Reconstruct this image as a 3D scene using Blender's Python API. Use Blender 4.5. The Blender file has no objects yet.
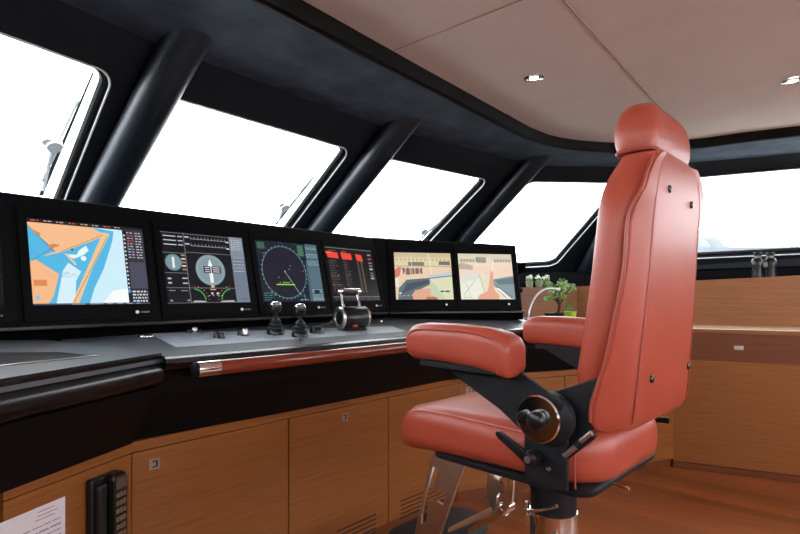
import bpy, bmesh, math, random
from mathutils import Vector, Matrix

R = math.radians
random.seed(7)
scene = bpy.context.scene
COL = scene.collection

# ------------------------------------------------------------------ camera
# world axes: X = starboard, Y = towards the bow, Z = up (metres)
F_PX, HZ, CH = 515.0, 294.0, 1.10          # focal length in pixels, horizon row, eye height
SN, CS = 0.638, 0.770                       # heading of the view
cam_d = bpy.data.cameras.new('camera')
cam = bpy.data.objects.new('camera', cam_d)
COL.objects.link(cam)
cam.location = (0, 0, CH)
cam.rotation_euler = (R(90), 0, -math.atan2(CS, SN))
cam_d.sensor_width = 36
cam_d.lens = F_PX / 800 * 36
cam_d.shift_y = (HZ - 267) / 800
cam_d.clip_start = 0.02
cam_d.clip_end = 2000
scene.camera = cam
scene.view_settings.view_transform = 'Standard'
scene.view_settings.look = 'None'
scene.view_settings.gamma = 1
scene.view_settings.exposure = 0
scene.view_settings.use_curve_mapping = False


def at_depth(px, py, Y):
    """measured pixel + distance ahead -> place in the room"""
    X = (px - 400) / F_PX * Y
    return Vector((SN * X + CS * Y, -CS * X + SN * Y, CH - (py - HZ) / F_PX * Y))


def at_height(px, py, z):
    return at_depth(px, py, (CH - z) * F_PX / (py - HZ))


def at_plane(px, py, p0, n):
    o = Vector((0, 0, CH))
    d = at_depth(px, py, 1.0) - o
    n = Vector(n)
    t = (Vector(p0) - o).dot(n) / d.dot(n)
    return o + d * t


# ------------------------------------------------------------------ materials
def new_mat(name):
    m = bpy.data.materials.new(name)
    m.use_nodes = True
    nt = m.node_tree
    b = nt.nodes['Principled BSDF']
    return m, nt, b


def plain(name, rgb, rough=0.5, metal=0.0, spec=0.5, coat=0.0, var=0.06, vscale=60, bump=0.0, bscale=300):
    m, nt, b = new_mat(name)
    b.inputs['Roughness'].default_value = rough
    b.inputs['Metallic'].default_value = metal
    b.inputs['Specular IOR Level'].default_value = spec
    b.inputs['Coat Weight'].default_value = coat
    if coat:
        b.inputs['Coat Roughness'].default_value = rough
        b.inputs['Coat IOR'].default_value = 1.9
    tc = nt.nodes.new('ShaderNodeTexCoord')
    nz = nt.nodes.new('ShaderNodeTexNoise')
    nz.inputs['Scale'].default_value = vscale
    nz.inputs['Detail'].default_value = 3
    nt.links.new(tc.outputs['Object'], nz.inputs['Vector'])
    rp = nt.nodes.new('ShaderNodeValToRGB')
    rp.color_ramp.elements[0].position = 0.3
    rp.color_ramp.elements[1].position = 0.7
    rp.color_ramp.elements[0].color = tuple(c * (1 - var) for c in rgb) + (1,)
    rp.color_ramp.elements[1].color = tuple(min(1, c * (1 + var)) for c in rgb) + (1,)
    nt.links.new(nz.outputs['Fac'], rp.inputs['Fac'])
    nt.links.new(rp.outputs['Color'], b.inputs['Base Color'])
    if bump:
        n2 = nt.nodes.new('ShaderNodeTexNoise')
        n2.inputs['Scale'].default_value = bscale
        n2.inputs['Detail'].default_value = 4
        nt.links.new(tc.outputs['Object'], n2.inputs['Vector'])
        bp = nt.nodes.new('ShaderNodeBump')
        bp.inputs['Strength'].default_value = bump
        bp.inputs['Distance'].default_value = 0.002
        nt.links.new(n2.outputs['Fac'], bp.inputs['Height'])
        nt.links.new(bp.outputs['Normal'], b.inputs['Normal'])
    return m


def wood(name, c0, c1, scale=(2.2, 2.2, 60), rough=0.35, spec=0.4, planks=None, coat=0.0):
    m, nt, b = new_mat(name)
    b.inputs['Roughness'].default_value = rough
    b.inputs['Specular IOR Level'].default_value = spec
    b.inputs['Coat Weight'].default_value = coat
    b.inputs['Coat Roughness'].default_value = 0.2
    tc = nt.nodes.new('ShaderNodeTexCoord')
    mp = nt.nodes.new('ShaderNodeMapping')
    mp.inputs['Scale'].default_value = scale
    nt.links.new(tc.outputs['Object'], mp.inputs['Vector'])
    nz = nt.nodes.new('ShaderNodeTexNoise')
    nz.inputs['Scale'].default_value = 1.6
    nz.inputs['Detail'].default_value = 6
    nz.inputs['Roughness'].default_value = 0.62
    nz.inputs['Distortion'].default_value = 0.25
    nt.links.new(mp.outputs['Vector'], nz.inputs['Vector'])
    rp = nt.nodes.new('ShaderNodeValToRGB')
    rp.color_ramp.elements[0].position = 0.28
    rp.color_ramp.elements[1].position = 0.72
    rp.color_ramp.elements[0].color = c0 + (1,)
    rp.color_ramp.elements[1].color = c1 + (1,)
    nt.links.new(nz.outputs['Fac'], rp.inputs['Fac'])
    out = rp.outputs['Color']
    if planks:
        # long strips running fore and aft, each with a tone of its own
        sep = nt.nodes.new('ShaderNodeSeparateXYZ')
        nt.links.new(tc.outputs['Object'], sep.inputs['Vector'])
        mul = nt.nodes.new('ShaderNodeMath'); mul.operation = 'MULTIPLY'
        mul.inputs[1].default_value = planks
        nt.links.new(sep.outputs['X'], mul.inputs[0])
        fl = nt.nodes.new('ShaderNodeMath'); fl.operation = 'FLOOR'
        nt.links.new(mul.outputs[0], fl.inputs[0])
        m3 = nt.nodes.new('ShaderNodeMath'); m3.operation = 'MULTIPLY_ADD'
        m3.inputs[1].default_value = 0.9
        nt.links.new(sep.outputs['Y'], m3.inputs[0])
        nt.links.new(fl.outputs[0], m3.inputs[2])
        f2 = nt.nodes.new('ShaderNodeMath'); f2.operation = 'FLOOR'
        nt.links.new(m3.outputs[0], f2.inputs[0])
        cmb = nt.nodes.new('ShaderNodeCombineXYZ')
        nt.links.new(fl.outputs[0], cmb.inputs[0])
        nt.links.new(f2.outputs[0], cmb.inputs[1])
        wn = nt.nodes.new('ShaderNodeTexWhiteNoise')
        nt.links.new(cmb.outputs[0], wn.inputs['Vector'])
        mr = nt.nodes.new('ShaderNodeMapRange')
        mr.inputs['To Min'].default_value = 0.72
        mr.inputs['To Max'].default_value = 1.22
        nt.links.new(wn.outputs['Value'], mr.inputs['Value'])
        mx = nt.nodes.new('ShaderNodeVectorMath'); mx.operation = 'SCALE'
        nt.links.new(out, mx.inputs[0])
        nt.links.new(mr.outputs[0], mx.inputs['Scale'])
        out = mx.outputs[0]
    nt.links.new(out, b.inputs['Base Color'])
    return m


_emit = {}


def emit(rgb, s=1.0):
    key = (round(rgb[0], 3), round(rgb[1], 3), round(rgb[2], 3), s)
    if key not in _emit:
        m, nt, b = new_mat('screen_glow')
        b.inputs['Base Color'].default_value = (0.01, 0.01, 0.012, 1)
        b.inputs['Roughness'].default_value = 0.25
        b.inputs['Specular IOR Level'].default_value = 0.2
        b.inputs['Emission Color'].default_value = tuple(rgb) + (1,)
        b.inputs['Emission Strength'].default_value = s
        _emit[key] = m
    return _emit[key]


def srgb(r, g, b):
    def f(c):
        c /= 255
        return c / 12.92 if c <= 0.04045 else ((c + 0.055) / 1.055) ** 2.4
    return (f(r), f(g), f(b))


def glass_mat():
    m = bpy.data.materials.new('window_glass')
    m.use_nodes = True
    nt = m.node_tree
    nt.nodes.clear()
    o = nt.nodes.new('ShaderNodeOutputMaterial')
    tr = nt.nodes.new('ShaderNodeBsdfTransparent')
    tr.inputs['Color'].default_value = (0.95, 0.97, 0.98, 1)
    gl = nt.nodes.new('ShaderNodeBsdfGlossy')
    gl.inputs['Roughness'].default_value = 0.02
    fr = nt.nodes.new('ShaderNodeFresnel')
    ge = nt.nodes.new('ShaderNodeNewGeometry')
    io = nt.nodes.new('ShaderNodeMapRange')       # same reflectance from either face of the pane
    io.inputs['To Min'].default_value = 1.25
    io.inputs['To Max'].default_value = 1 / 1.25
    nt.links.new(ge.outputs['Backfacing'], io.inputs['Value'])
    nt.links.new(io.outputs[0], fr.inputs['IOR'])
    mx = nt.nodes.new('ShaderNodeMixShader')
    nt.links.new(fr.outputs[0], mx.inputs['Fac'])
    nt.links.new(tr.outputs[0], mx.inputs[1])
    nt.links.new(gl.outputs[0], mx.inputs[2])
    nt.links.new(mx.outputs[0], o.inputs['Surface'])
    return m


LEATHER = plain('red_leather', (0.41, 0.066, 0.037), 0.37, spec=0.45, var=0.07, vscale=9, bump=0.25, bscale=420)
LEATHER_D = plain('red_leather_welt', (0.36, 0.066, 0.042), 0.4, var=0.05)
STITCH = plain('stitch_thread', (0.62, 0.20, 0.14), 0.6)
TEAK = wood('teak_panel', (0.21, 0.066, 0.014), (0.315, 0.107, 0.025))
TEAK_TOP = wood('teak_counter', (0.29, 0.125, 0.045), (0.42, 0.185, 0.07), rough=0.22, spec=0.6, coat=0.5)
PALE_WOOD = wood('pale_wood', (0.76, 0.62, 0.44), (0.88, 0.76, 0.58), rough=0.25, spec=0.5, coat=0.4)
TEAK_RAIL = wood('varnished_rail', (0.16, 0.022, 0.008), (0.24, 0.036, 0.012), scale=(4, 4, 50), rough=0.2, spec=0.5, coat=0.7)
TEAK_DRAWER = wood('teak_drawer', (0.12, 0.030, 0.007), (0.17, 0.046, 0.012))
TEAK_FLOOR = wood('teak_floor', (0.19, 0.048, 0.011), (0.32, 0.088, 0.022), scale=(40, 1.2, 4), rough=0.3, planks=11)
BLACK = plain('black_console', (0.0045, 0.004, 0.0042), 0.5, spec=0.14)
BLACK_TOP = plain('black_worktop', (0.030, 0.039, 0.054), 0.48, spec=.9, coat=.3, var=0.25, vscale=14, bump=0.05, bscale=250)
BLACK_GLOSS = plain('black_edge', (0.006, 0.006, 0.007), 0.25, spec=0.5)
HOUSING = plain('black_housing', (0.003, 0.003, 0.0038), 0.6, spec=0.08)
RECESS = plain('black_recess', (0.0025, 0.0025, 0.0028), 0.9, spec=0.0)
BEZEL = plain('monitor_bezel', (0.0032, 0.0032, 0.0040), 0.55, spec=0.06)
SUEDE = plain('navy_headliner', (0.075, 0.105, 0.15), 0.75, spec=0.2, var=0.28, vscale=7, bump=0.15, bscale=90)
FRAME = plain('navy_frame', (0.020, 0.024, 0.033), 0.6, spec=0.25, var=0.15)
PILLAR = plain('black_pillar', (0.013, 0.020, 0.031), 0.42, spec=1.0)
LIP = plain('black_lip', (0.004, 0.004, 0.004), 0.6, spec=.2)
CEIL = plain('ceiling_leather', (0.88, 0.77, 0.71), 0.6, spec=0.25, var=0.03, vscale=4)
CEIL_SEAM = plain('ceiling_seam', (0.52, 0.41, 0.35), 0.7)
CHROME = plain('chrome', (0.88, 0.88, 0.88), 0.12, metal=1.0, var=0.01)
STEEL = plain('brushed_steel', (0.62, 0.60, 0.57), 0.3, metal=1.0)
BLK_METAL = plain('black_powder_coat', (0.008, 0.009, 0.012), 0.5, spec=0.35, bump=0.1, bscale=500)
BLK_PLASTIC = plain('black_plastic', (0.006, 0.006, 0.0065), 0.32)
LATCH = plain('latch_steel', (0.42, 0.34, 0.27), 0.35, metal=1.0)
GREY_PLASTIC = plain('grey_plastic', (0.20, 0.20, 0.21), 0.4)
RUBBER = plain('rubber', (0.006, 0.006, 0.006), 0.6)
MAT_DARK = plain('tread_rubber', (0.025, 0.024, 0.025), 0.7, bump=0.4, bscale=120)
BELLOWS = plain('bellows_rubber', (0.014, 0.0145, 0.016), 0.36, spec=.5)
SEAL = plain('window_seal', (0.86, 0.88, 0.90), 0.3)
WHITE = plain('white_mark', (0.75, 0.75, 0.75), 0.5)
PAPER = plain('paper', (0.72, 0.66, 0.70), 0.8, var=0.02)
INK = plain('ink', (0.10, 0.05, 0.07), 0.8)
INK_RED = plain('red_ink', (0.42, 0.12, 0.14), 0.8)
LEAF = plain('leaf', (0.26, 0.46, 0.07), 0.5, var=0.35, vscale=40)
LEAF_D = plain('dark_leaf', (0.10, 0.24, 0.05), 0.5, var=0.3)
PETAL = plain('white_petal', (0.80, 0.82, 0.74), 0.6)
BARK = plain('bark', (0.10, 0.06, 0.035), 0.9, bump=0.5, bscale=80)
SOIL = plain('soil', (0.03, 0.02, 0.015), 0.95)
POT_LIME = plain('lime_glaze', (0.45, 0.58, 0.05), 0.3)
POT_GLASS = plain('pot_green', (0.42, 0.46, 0.28), 0.3)
POT_BLACK = plain('black_pot', (0.012, 0.012, 0.012), 0.35)
PALE = plain('pale_wiper', (0.72, 0.76, 0.82), 0.5)
WIPE_DARK = plain('wiper_blade', (0.05, 0.055, 0.06), 0.5)
WATER = plain('harbour_water', (0.05, 0.08, 0.10), 0.15)
STONE = plain('quay_stone', (0.125, 0.14, 0.165), 0.9, var=0.12, vscale=0.6)
SNOW = plain('snowy_rock', (0.125, 0.13, 0.137), 0.95, var=0.22, vscale=0.03)
WALLW = wood('teak_wall', (0.21, 0.066, 0.014), (0.315, 0.107, 0.025))
GLASS = glass_mat()


# ------------------------------------------------------------------ object helpers
def link(name, bm, mats, parent=None, smooth=False, bevel=0.0, seg=3, angle=35, sub=0):
    me = bpy.data.meshes.new(name)
    bmesh.ops.recalc_face_normals(bm, faces=bm.faces)
    bm.to_mesh(me)
    bm.free()
    if not isinstance(mats, (list, tuple)):
        mats = [mats]
    for m in mats:
        me.materials.append(m)
    o = bpy.data.objects.new(name, me)
    COL.objects.link(o)
    if parent is not None:
        o.parent = parent
    if smooth or bevel:
        for p in me.polygons:
            p.use_smooth = True
    if bevel:
        md = o.modifiers.new('bevel', 'BEVEL')
        md.width = bevel
        md.segments = seg
        md.limit_method = 'ANGLE'
        md.angle_limit = R(angle)
        md.harden_normals = False
    if sub:
        md = o.modifiers.new('sub', 'SUBSURF')
        md.levels = md.render_levels = sub
    if smooth or bevel:
        try:
            me.set_sharp_from_angle(angle=R(42))
        except Exception:
            pass
    return o


def thing(name, label, cat, loc=(0, 0, 0), rotz=0.0, group=None, matrix=None):
    o = bpy.data.objects.new(name, None)
    COL.objects.link(o)
    o.empty_display_size = 0.05
    if matrix is not None:
        o.matrix_world = matrix
    else:
        o.location = loc
        o.rotation_euler = (0, 0, rotz)
    return tag(o, label, cat, group)


def tag(o, label, cat, group=None):
    o['label'] = label
    o['category'] = cat
    if group:
        o['group'] = group
    return o


def struct(o, label=None):
    o['kind'] = 'structure'
    if label:
        o['label'] = label
    return o


def dup(root, label, matrix=None, loc=None):
    def cp(o, parent):
        c = o.copy()
        COL.objects.link(c)
        if parent is not None:
            c.parent = parent
        for k in list(o.children):
            cp(k, c)
        return c
    r = cp(root, None)
    if matrix is not None:
        r.matrix_world = matrix
    if loc is not None:
        r.location = loc
    r['label'] = label
    return r


# ------------------------------------------------------------------ mesh helpers
def add_box(bm, c, s, rot=None, mi=0):
    vs = []
    for x in (-.5, .5):
        for y in (-.5, .5):
            for z in (-.5, .5):
                p = Vector((x * s[0], y * s[1], z * s[2]))
                if rot is not None:
                    p = rot @ p
                vs.append(bm.verts.new(p + Vector(c)))
    for f in ((0, 1, 3, 2), (4, 6, 7, 5), (0, 4, 5, 1), (2, 3, 7, 6), (0, 2, 6, 4), (1, 5, 7, 3)):
        fc = bm.faces.new([vs[i] for i in f])
        fc.material_index = mi
    return bm


def box(c, s, rot=None):
    return add_box(bmesh.new(), c, s, rot)


def add_prism(bm, pts, vec, mi=0):
    """polygon of 3D points extruded along vec"""
    vec = Vector(vec)
    a = [bm.verts.new(Vector(p)) for p in pts]
    b = [bm.verts.new(Vector(p) + vec) for p in pts]
    n = len(pts)
    fs = [bm.faces.new(a), bm.faces.new(list(reversed(b)))]
    for i in range(n):
        fs.append(bm.faces.new((a[i], b[i], b[(i + 1) % n], a[(i + 1) % n])))
    for f in fs:
        f.material_index = mi
    return bm


def prism(pts, vec):
    return add_prism(bmesh.new(), pts, vec)


def add_loft(bm, rings, cap=True, closed=True, mi=0):
    vr = [[bm.verts.new(Vector(p)) for p in r] for r in rings]
    n = len(vr[0])
    for a, b in zip(vr, vr[1:]):
        for i in range(n if closed else n - 1):
            j = (i + 1) % n
            f = bm.faces.new((a[i], a[j], b[j], b[i]))
            f.material_index = mi
    if cap and closed:
        f = bm.faces.new(list(reversed(vr[0]))); f.material_index = mi
        f = bm.faces.new(vr[-1]); f.material_index = mi
    return bm


def loft(rings, cap=True, closed=True):
    return add_loft(bmesh.new(), rings, cap, closed)


def smooth_path(pts, n=8):
    pts = [Vector(p) for p in pts]
    if len(pts) < 3:
        return pts
    out = []
    for i in range(len(pts) - 1):
        p0 = pts[max(i - 1, 0)]; p1 = pts[i]; p2 = pts[i + 1]; p3 = pts[min(i + 2, len(pts) - 1)]
        for k in range(n):
            t = k / n
            out.append(0.5 * ((2 * p1) + (p2 - p0) * t + (2 * p0 - 5 * p1 + 4 * p2 - p3) * t * t + (3 * p1 - p0 - 3 * p2 + p3) * t ** 3))
    out.append(pts[-1])
    return out


def add_tube(bm, pts, r, seg=12, mi=0, closed=False, flat=1.0):
    pts = [Vector(p) for p in pts]
    rings = []
    n = len(pts)
    up = None
    for i, p in enumerate(pts):
        if closed:
            t = (pts[(i + 1) % n] - pts[i - 1]).normalized()
        else:
            t = (pts[min(i + 1, n - 1)] - pts[max(i - 1, 0)]).normalized()
        if up is None:
            up = Vector((0, 0, 1)) if abs(t.z) < 0.9 else Vector((1, 0, 0))
        s = t.cross(up).normalized()
        up = s.cross(t).normalized()
        rr = r[i] if isinstance(r, (list, tuple)) else r
        rings.append([p + s * math.cos(2 * math.pi * k / seg) * rr + up * math.sin(2 * math.pi * k / seg) * rr * flat for k in range(seg)])
    if closed:
        vr = [[bm.verts.new(q) for q in ring] for ring in rings]
        for i in range(n):
            a, b = vr[i], vr[(i + 1) % n]
            for k in range(seg):
                f = bm.faces.new((a[k], a[(k + 1) % seg], b[(k + 1) % seg], b[k]))
                f.material_index = mi
        return bm
    return add_loft(bm, rings, mi=mi)


def tube(pts, r, seg=12, **k):
    return add_tube(bmesh.new(), pts, r, seg, **k)


def add_lathe(bm, prof, o=(0, 0, 0), ax=(0, 0, 1), seg=24, mi=0):
    """prof: list of (radius, height along ax)"""
    ax = Vector(ax).normalized()
    s = ax.orthogonal().normalized()
    t = ax.cross(s)
    o = Vector(o)
    rings = [[o + ax * h + (s * math.cos(2 * math.pi * k / seg) + t * math.sin(2 * math.pi * k / seg)) * max(r, 1e-5) for k in range(seg)] for r, h in prof]
    return add_loft(bm, rings, mi=mi)


def lathe(prof, o=(0, 0, 0), ax=(0, 0, 1), seg=24):
    return add_lathe(bmesh.new(), prof, o, ax, seg)


def rrect(w, h, r, n=6):
    """rounded rectangle in 2D, centred"""
    r = min(r, w / 2 - 1e-4, h / 2 - 1e-4)
    out = []
    for cx, cy, a0 in ((w / 2 - r, h / 2 - r, 0), (-w / 2 + r, h / 2 - r, 90), (-w / 2 + r, -h / 2 + r, 180), (w / 2 - r, -h / 2 + r, 270)):
        for k in range(n + 1):
            a = R(a0 + 90 * k / n)
            out.append((cx + r * math.cos(a), cy + r * math.sin(a)))
    return out


def isect2(p, d, q, e):
    den = d[0] * e[1] - d[1] * e[0]
    t = ((q[0] - p[0]) * e[1] - (q[1] - p[1]) * e[0]) / den
    return (p[0] + d[0] * t, p[1] + d[1] * t)


def offset_path(path, o):
    """offset a 2D polyline to its left by o (with mitres)"""
    n = len(path)
    segs = []
    for i in range(n - 1):
        dx, dy = path[i + 1][0] - path[i][0], path[i + 1][1] - path[i][1]
        L = math.hypot(dx, dy)
        segs.append(((path[i][0] - dy / L * o, path[i][1] + dx / L * o), (dx / L, dy / L)))
    out = [segs[0][0]]
    for i in range(1, n - 1):
        a, b = segs[i - 1], segs[i]
        if abs(a[1][0] * b[1][1] - a[1][1] * b[1][0]) < 1e-4:
            out.append(b[0])
        else:
            out.append(isect2(a[0], a[1], b[0], b[1]))
    q, d = segs[-1]
    L = math.hypot(path[-1][0] - path[-2][0], path[-1][1] - path[-2][1])
    out.append((q[0] + d[0] * L, q[1] + d[1] * L))
    return out


def sweep(path, prof):
    """prof: closed list of (offset to the left, z) swept along the 2D path"""
    offs = [offset_path(path, o) for o, z in prof]
    rings = [[(offs[k][i][0], offs[k][i][1], prof[k][1]) for k in range(len(prof))] for i in range(len(path))]
    return loft(rings)


def plate_with_holes(outline, holes, thick):
    """flat plate in local xy made from a filled 2D curve, thickness along z"""
    cu = bpy.data.curves.new('plate', 'CURVE')
    cu.dimensions = '2D'
    cu.fill_mode = 'BOTH'
    cu.extrude = thick / 2
    for pts in [outline] + holes:
        sp = cu.splines.new('POLY')
        sp.points.add(len(pts) - 1)
        for q, p in zip(sp.points, pts):
            q.co = (p[0], p[1], 0, 1)
        sp.use_cyclic_u = True
    ob = bpy.data.objects.new('plate', cu)
    me = bpy.data.meshes.new_from_object(ob)
    bm = bmesh.new()
    bm.from_mesh(me)
    bpy.data.objects.remove(ob)
    bpy.data.curves.remove(cu)
    bpy.data.meshes.remove(me)
    bmesh.ops.remove_doubles(bm, verts=bm.verts, dist=1e-5)
    for f in bm.faces:
        f.smooth = False
    return bm


def frame_matrix(o, ex, ey):
    ex = Vector(ex).normalized()
    ey = Vector(ey).normalized()
    ez = ex.cross(ey).normalized()
    m = Matrix((ex, ey, ez)).transposed().to_4x4()
    m.translation = Vector(o)
    return m


# ================================================================== THE ROOM
ZC, ZS, ZB = 2.10, 2.055, 1.30         # ceiling, soffit, foot of the windscreen
MID = 1.60                              # centre line of the wheelhouse


def mir(p):
    return (2 * MID - p[0],) + tuple(p[1:])


E_half = [(1.6, 1.375), (2.2, 1.373), (2.871, 1.369), (3.077, 1.345), (3.20, 1.305), (3.327, 1.236), (3.45, 1.145), (3.556, 1.054), (3.72, .80), (3.785, .60), (3.81, .40), (3.87, .12), (4.0, -.6), (4.1, -2.6)]
K2, K3, K4, K5, K6 = (2.2, 1.955), (3.6, 1.66), (4.13, 1.10), (4.75, -.90), (4.95, -2.6)


def lerp(a, b, t):
    return tuple(x + (y - x) * t for x, y in zip(a, b))


K_half = [(1.6, 1.965), K2, lerp(K2, K3, .55), lerp(K2, K3, .8), K3, lerp(K3, K4, .35), lerp(K3, K4, .7), K4, lerp(K4, K5, .12), lerp(K4, K5, .22), lerp(K4, K5, .34), lerp(K4, K5, .48), K5, K6]
KP1, KP3, KP4, KP5, KP6 = (.98, 1.975), (-.4, 1.79), (-.95, 1.10), mir(K5), mir(K6)
KP_half = [(1.6, 1.965), KP1, lerp(KP1, KP3, .55), lerp(KP1, KP3, .8), KP3, lerp(KP3, KP4, .35), lerp(KP3, KP4, .7), KP4, lerp(KP4, KP5, .12), lerp(KP4, KP5, .22), lerp(KP4, KP5, .34), lerp(KP4, KP5, .48), KP5, KP6]
EP_half = [mir(p) for p in E_half]
EP_half[0] = E_half[0]
E_all = list(reversed(EP_half[1:])) + E_half
K_all = list(reversed(KP_half[1:])) + K_half

# ceiling panel, with thickness
bm = prism([(p[0], p[1], ZC) for p in E_all], (0, 0, .04))
struct(link('ceiling', bm, CEIL))
# seams pressed into the ceiling leather
bm = bmesh.new()
add_box(bm, (1.6, .690, ZC - .001), (4.38, .007, .004))
struct(link('trim_1', bm, CEIL_SEAM))
bm = bmesh.new()
add_box(bm, (1.61, 1.03, ZC - .001), (.005, .675, .004))
struct(link('trim_2', bm, CEIL_SEAM))
# lip round the ceiling panel and the dark soffit
bm = bmesh.new()
nE = len(E_all)
inner = offset_path(E_all, 0.012)
lipp = [(0.0, ZC + .02), (0.0, ZC - .004), (.006, ZC - .010), (.022, ZS - .006), (.034, ZS - .012), (.06, ZS - .006), (.06, ZC + .02)]
rings = []
offs = [offset_path(E_all, o) for o, z in lipp]
add_loft(bm, [[(offs[k][i][0], offs[k][i][1], lipp[k][1]) for k in range(len(lipp))] for i in range(nE)])
struct(link('trim_3', bm, LIP, smooth=True))
bm = bmesh.new()
o2 = offset_path(E_all, .05)
va = [bm.verts.new((p[0], p[1], ZS)) for p in o2]
vb = [bm.verts.new((p[0], p[1], ZS)) for p in K_all]
vc = [bm.verts.new((p[0], p[1], ZC + .04)) for p in K_all]
vd = [bm.verts.new((p[0], p[1], ZC + .04)) for p in o2]
for i in range(nE - 1):
    bm.faces.new((va[i], va[i + 1], vb[i + 1], vb[i]))
    bm.faces.new((vb[i], vb[i + 1], vc[i + 1], vc[i]))
    bm.faces.new((vc[i], vc[i + 1], vd[i + 1], vd[i]))
struct(link('trim_4', bm, SUEDE))

# windscreen facets -------------------------------------------------
SL = 0.72
RUN = (ZS - ZB) / SL


def facet_bottom(pts):
    b = offset_path(pts, RUN)
    return b


front_top = [KP4, KP3, KP1, K2, K3, K4]
front_bot = offset_path(front_top, RUN)
front_bot[-1] = (4.90, 1.81)
front_bot[4] = (front_bot[4][0] - .15, front_bot[4][1] + .18)
front_bot[0] = (2 * MID - 4.90, 1.81)
SB5, SB6 = (4.55, -.90), (4.75, -2.6)


def rr_loop(u0, u1, v0, v1, ru, rv, n=6):
    out = []
    for cu, cv, a0, cor in ((u1 - ru, v1 - rv, 0, (1, 1)), (u0 + ru, v1 - rv, 90, (0, 1)), (u0 + ru, v0 + rv, 180, (0, 0)), (u1 - ru, v0 + rv, 270, (1, 0))):
        for k in range(n + 1):
            a = R(a0 + 90 * k / n)
            out.append((cu + ru * math.cos(a), cv + rv * math.sin(a), cor))
    return out


def window_panel(idx, TL, TR, BL, BR, hole, rad=.07, thick=.05, u1=None, v1=None):
    """a raked panel of the house with one rounded window; u runs left-right, v down"""
    TL, TR, BL, BR = [Vector(p) for p in (TL, TR, BL, BR)]
    nrm = ((TR - TL).cross(BL - TL)).normalized()
    cen = Vector((MID, -.5, 1.5))
    if nrm.dot(TL - cen) < 0:
        nrm = -nrm

    def P(u, v, d=0.0):
        return TL * (1 - u) * (1 - v) + TR * u * (1 - v) + BL * (1 - u) * v + BR * u * v + nrm * d
    W = ((TR - TL).length + (BR - BL).length) / 2
    H = ((BL - TL).length + (BR - TR).length) / 2
    u1s, v1s = u1, v1
    u0, u1, v0, v1 = hole

    def warp(u, v):
        # sides of the opening that are not parallel to the panel's edges
        uu, vv = (u - u0) / (u1 - u0), (v - v0) / (v1 - v0)
        if u1s:
            u = u0 + uu * (u1s[0] + (u1s[1] - u1s[0]) * vv - u0)
        if v1s:
            v = v0 + vv * (v1s[0] + (v1s[1] - v1s[0]) * uu - v0)
        return u, v
    lp = [warp(a, b) + (c,) for a, b, c in rr_loop(u0, u1, v0, v1, rad / W, rad / H)]
    bm = bmesh.new()
    n = len(lp)
    layers = []
    for d in (0, thick):
        cor = {c: bm.verts.new(P(c[0], c[1], d)) for c in ((0, 0), (1, 0), (1, 1), (0, 1))}
        inn = [bm.verts.new(P(a, b, d)) for a, b, c in lp]
        for i in range(n):
            j = (i + 1) % n
            ci, cj = cor[lp[i][2]], cor[lp[j][2]]
            if ci is cj:
                bm.faces.new((inn[i], inn[j], ci))
            else:
                bm.faces.new((inn[i], inn[j], cj, ci))
        layers.append((cor, inn))
    for i in range(n):
        j = (i + 1) % n
        bm.faces.new((layers[0][1][i], layers[0][1][j], layers[1][1][j], layers[1][1][i]))
    cs = [(0, 0), (1, 0), (1, 1), (0, 1)]
    for i in range(4):
        a, b = cs[i], cs[(i + 1) % 4]
        bm.faces.new((layers[0][0][a], layers[0][0][b], layers[1][0][b], layers[1][0][a]))
    fr = struct(link('window_%d' % idx, bm, FRAME))
    # bright seal on the inner edge, dark gasket deeper, pane
    link('seal', tube([P(a, b, -.001) for a, b, c in lp], .0045, 6, closed=True), SEAL, fr, smooth=True)
    g = [warp(a, b) + (c,) for a, b, c in rr_loop(u0 + .012 / W, u1 - .012 / W, v0 + .012 / H, v1 - .012 / H, rad * .9 / W, rad * .9 / H)]
    link('gasket', tube([P(a, b, thick * .75) for a, b, c in g], .016, 6, closed=True), RUBBER, fr, smooth=True)
    bm = bmesh.new()
    nu, nv = 8, 6
    gr = {}
    for d in (0, 1):
        for i in range(nu + 1):
            for j in range(nv + 1):
                gr[(d, i, j)] = bm.verts.new(P(*warp(u0 + (u1 - u0) * i / nu, v0 + (v1 - v0) * j / nv), thick * (.6 + .16 * d)))
    for d in (0, 1):
        for i in range(nu):
            for j in range(nv):
                bm.faces.new([gr[(d, i + a, j + b)] for a, b in ((0, 0), (1, 0), (1, 1), (0, 1))])
    pane = link('pane', bm, GLASS, fr)
    return fr, P, nrm


def z3(p, z):
    return (p[0], p[1], z)


def seg_u(A, B, p):
    """fraction of p along A-B in plan"""
    d = (B[0] - A[0], B[1] - A[1])
    return ((p[0] - A[0]) * d[0] + (p[1] - A[1]) * d[1]) / (d[0] ** 2 + d[1] ** 2)


VT = (ZS - 1.935) / (ZS - ZB)      # top edge of the glass
VB = (ZS - 1.36) / (ZS - ZB)       # foot of the glass
win = {}
L3 = [(0, 1, 2, .10, .90, '1'), (1, 2, 3, .10, .90, '2')]
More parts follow.
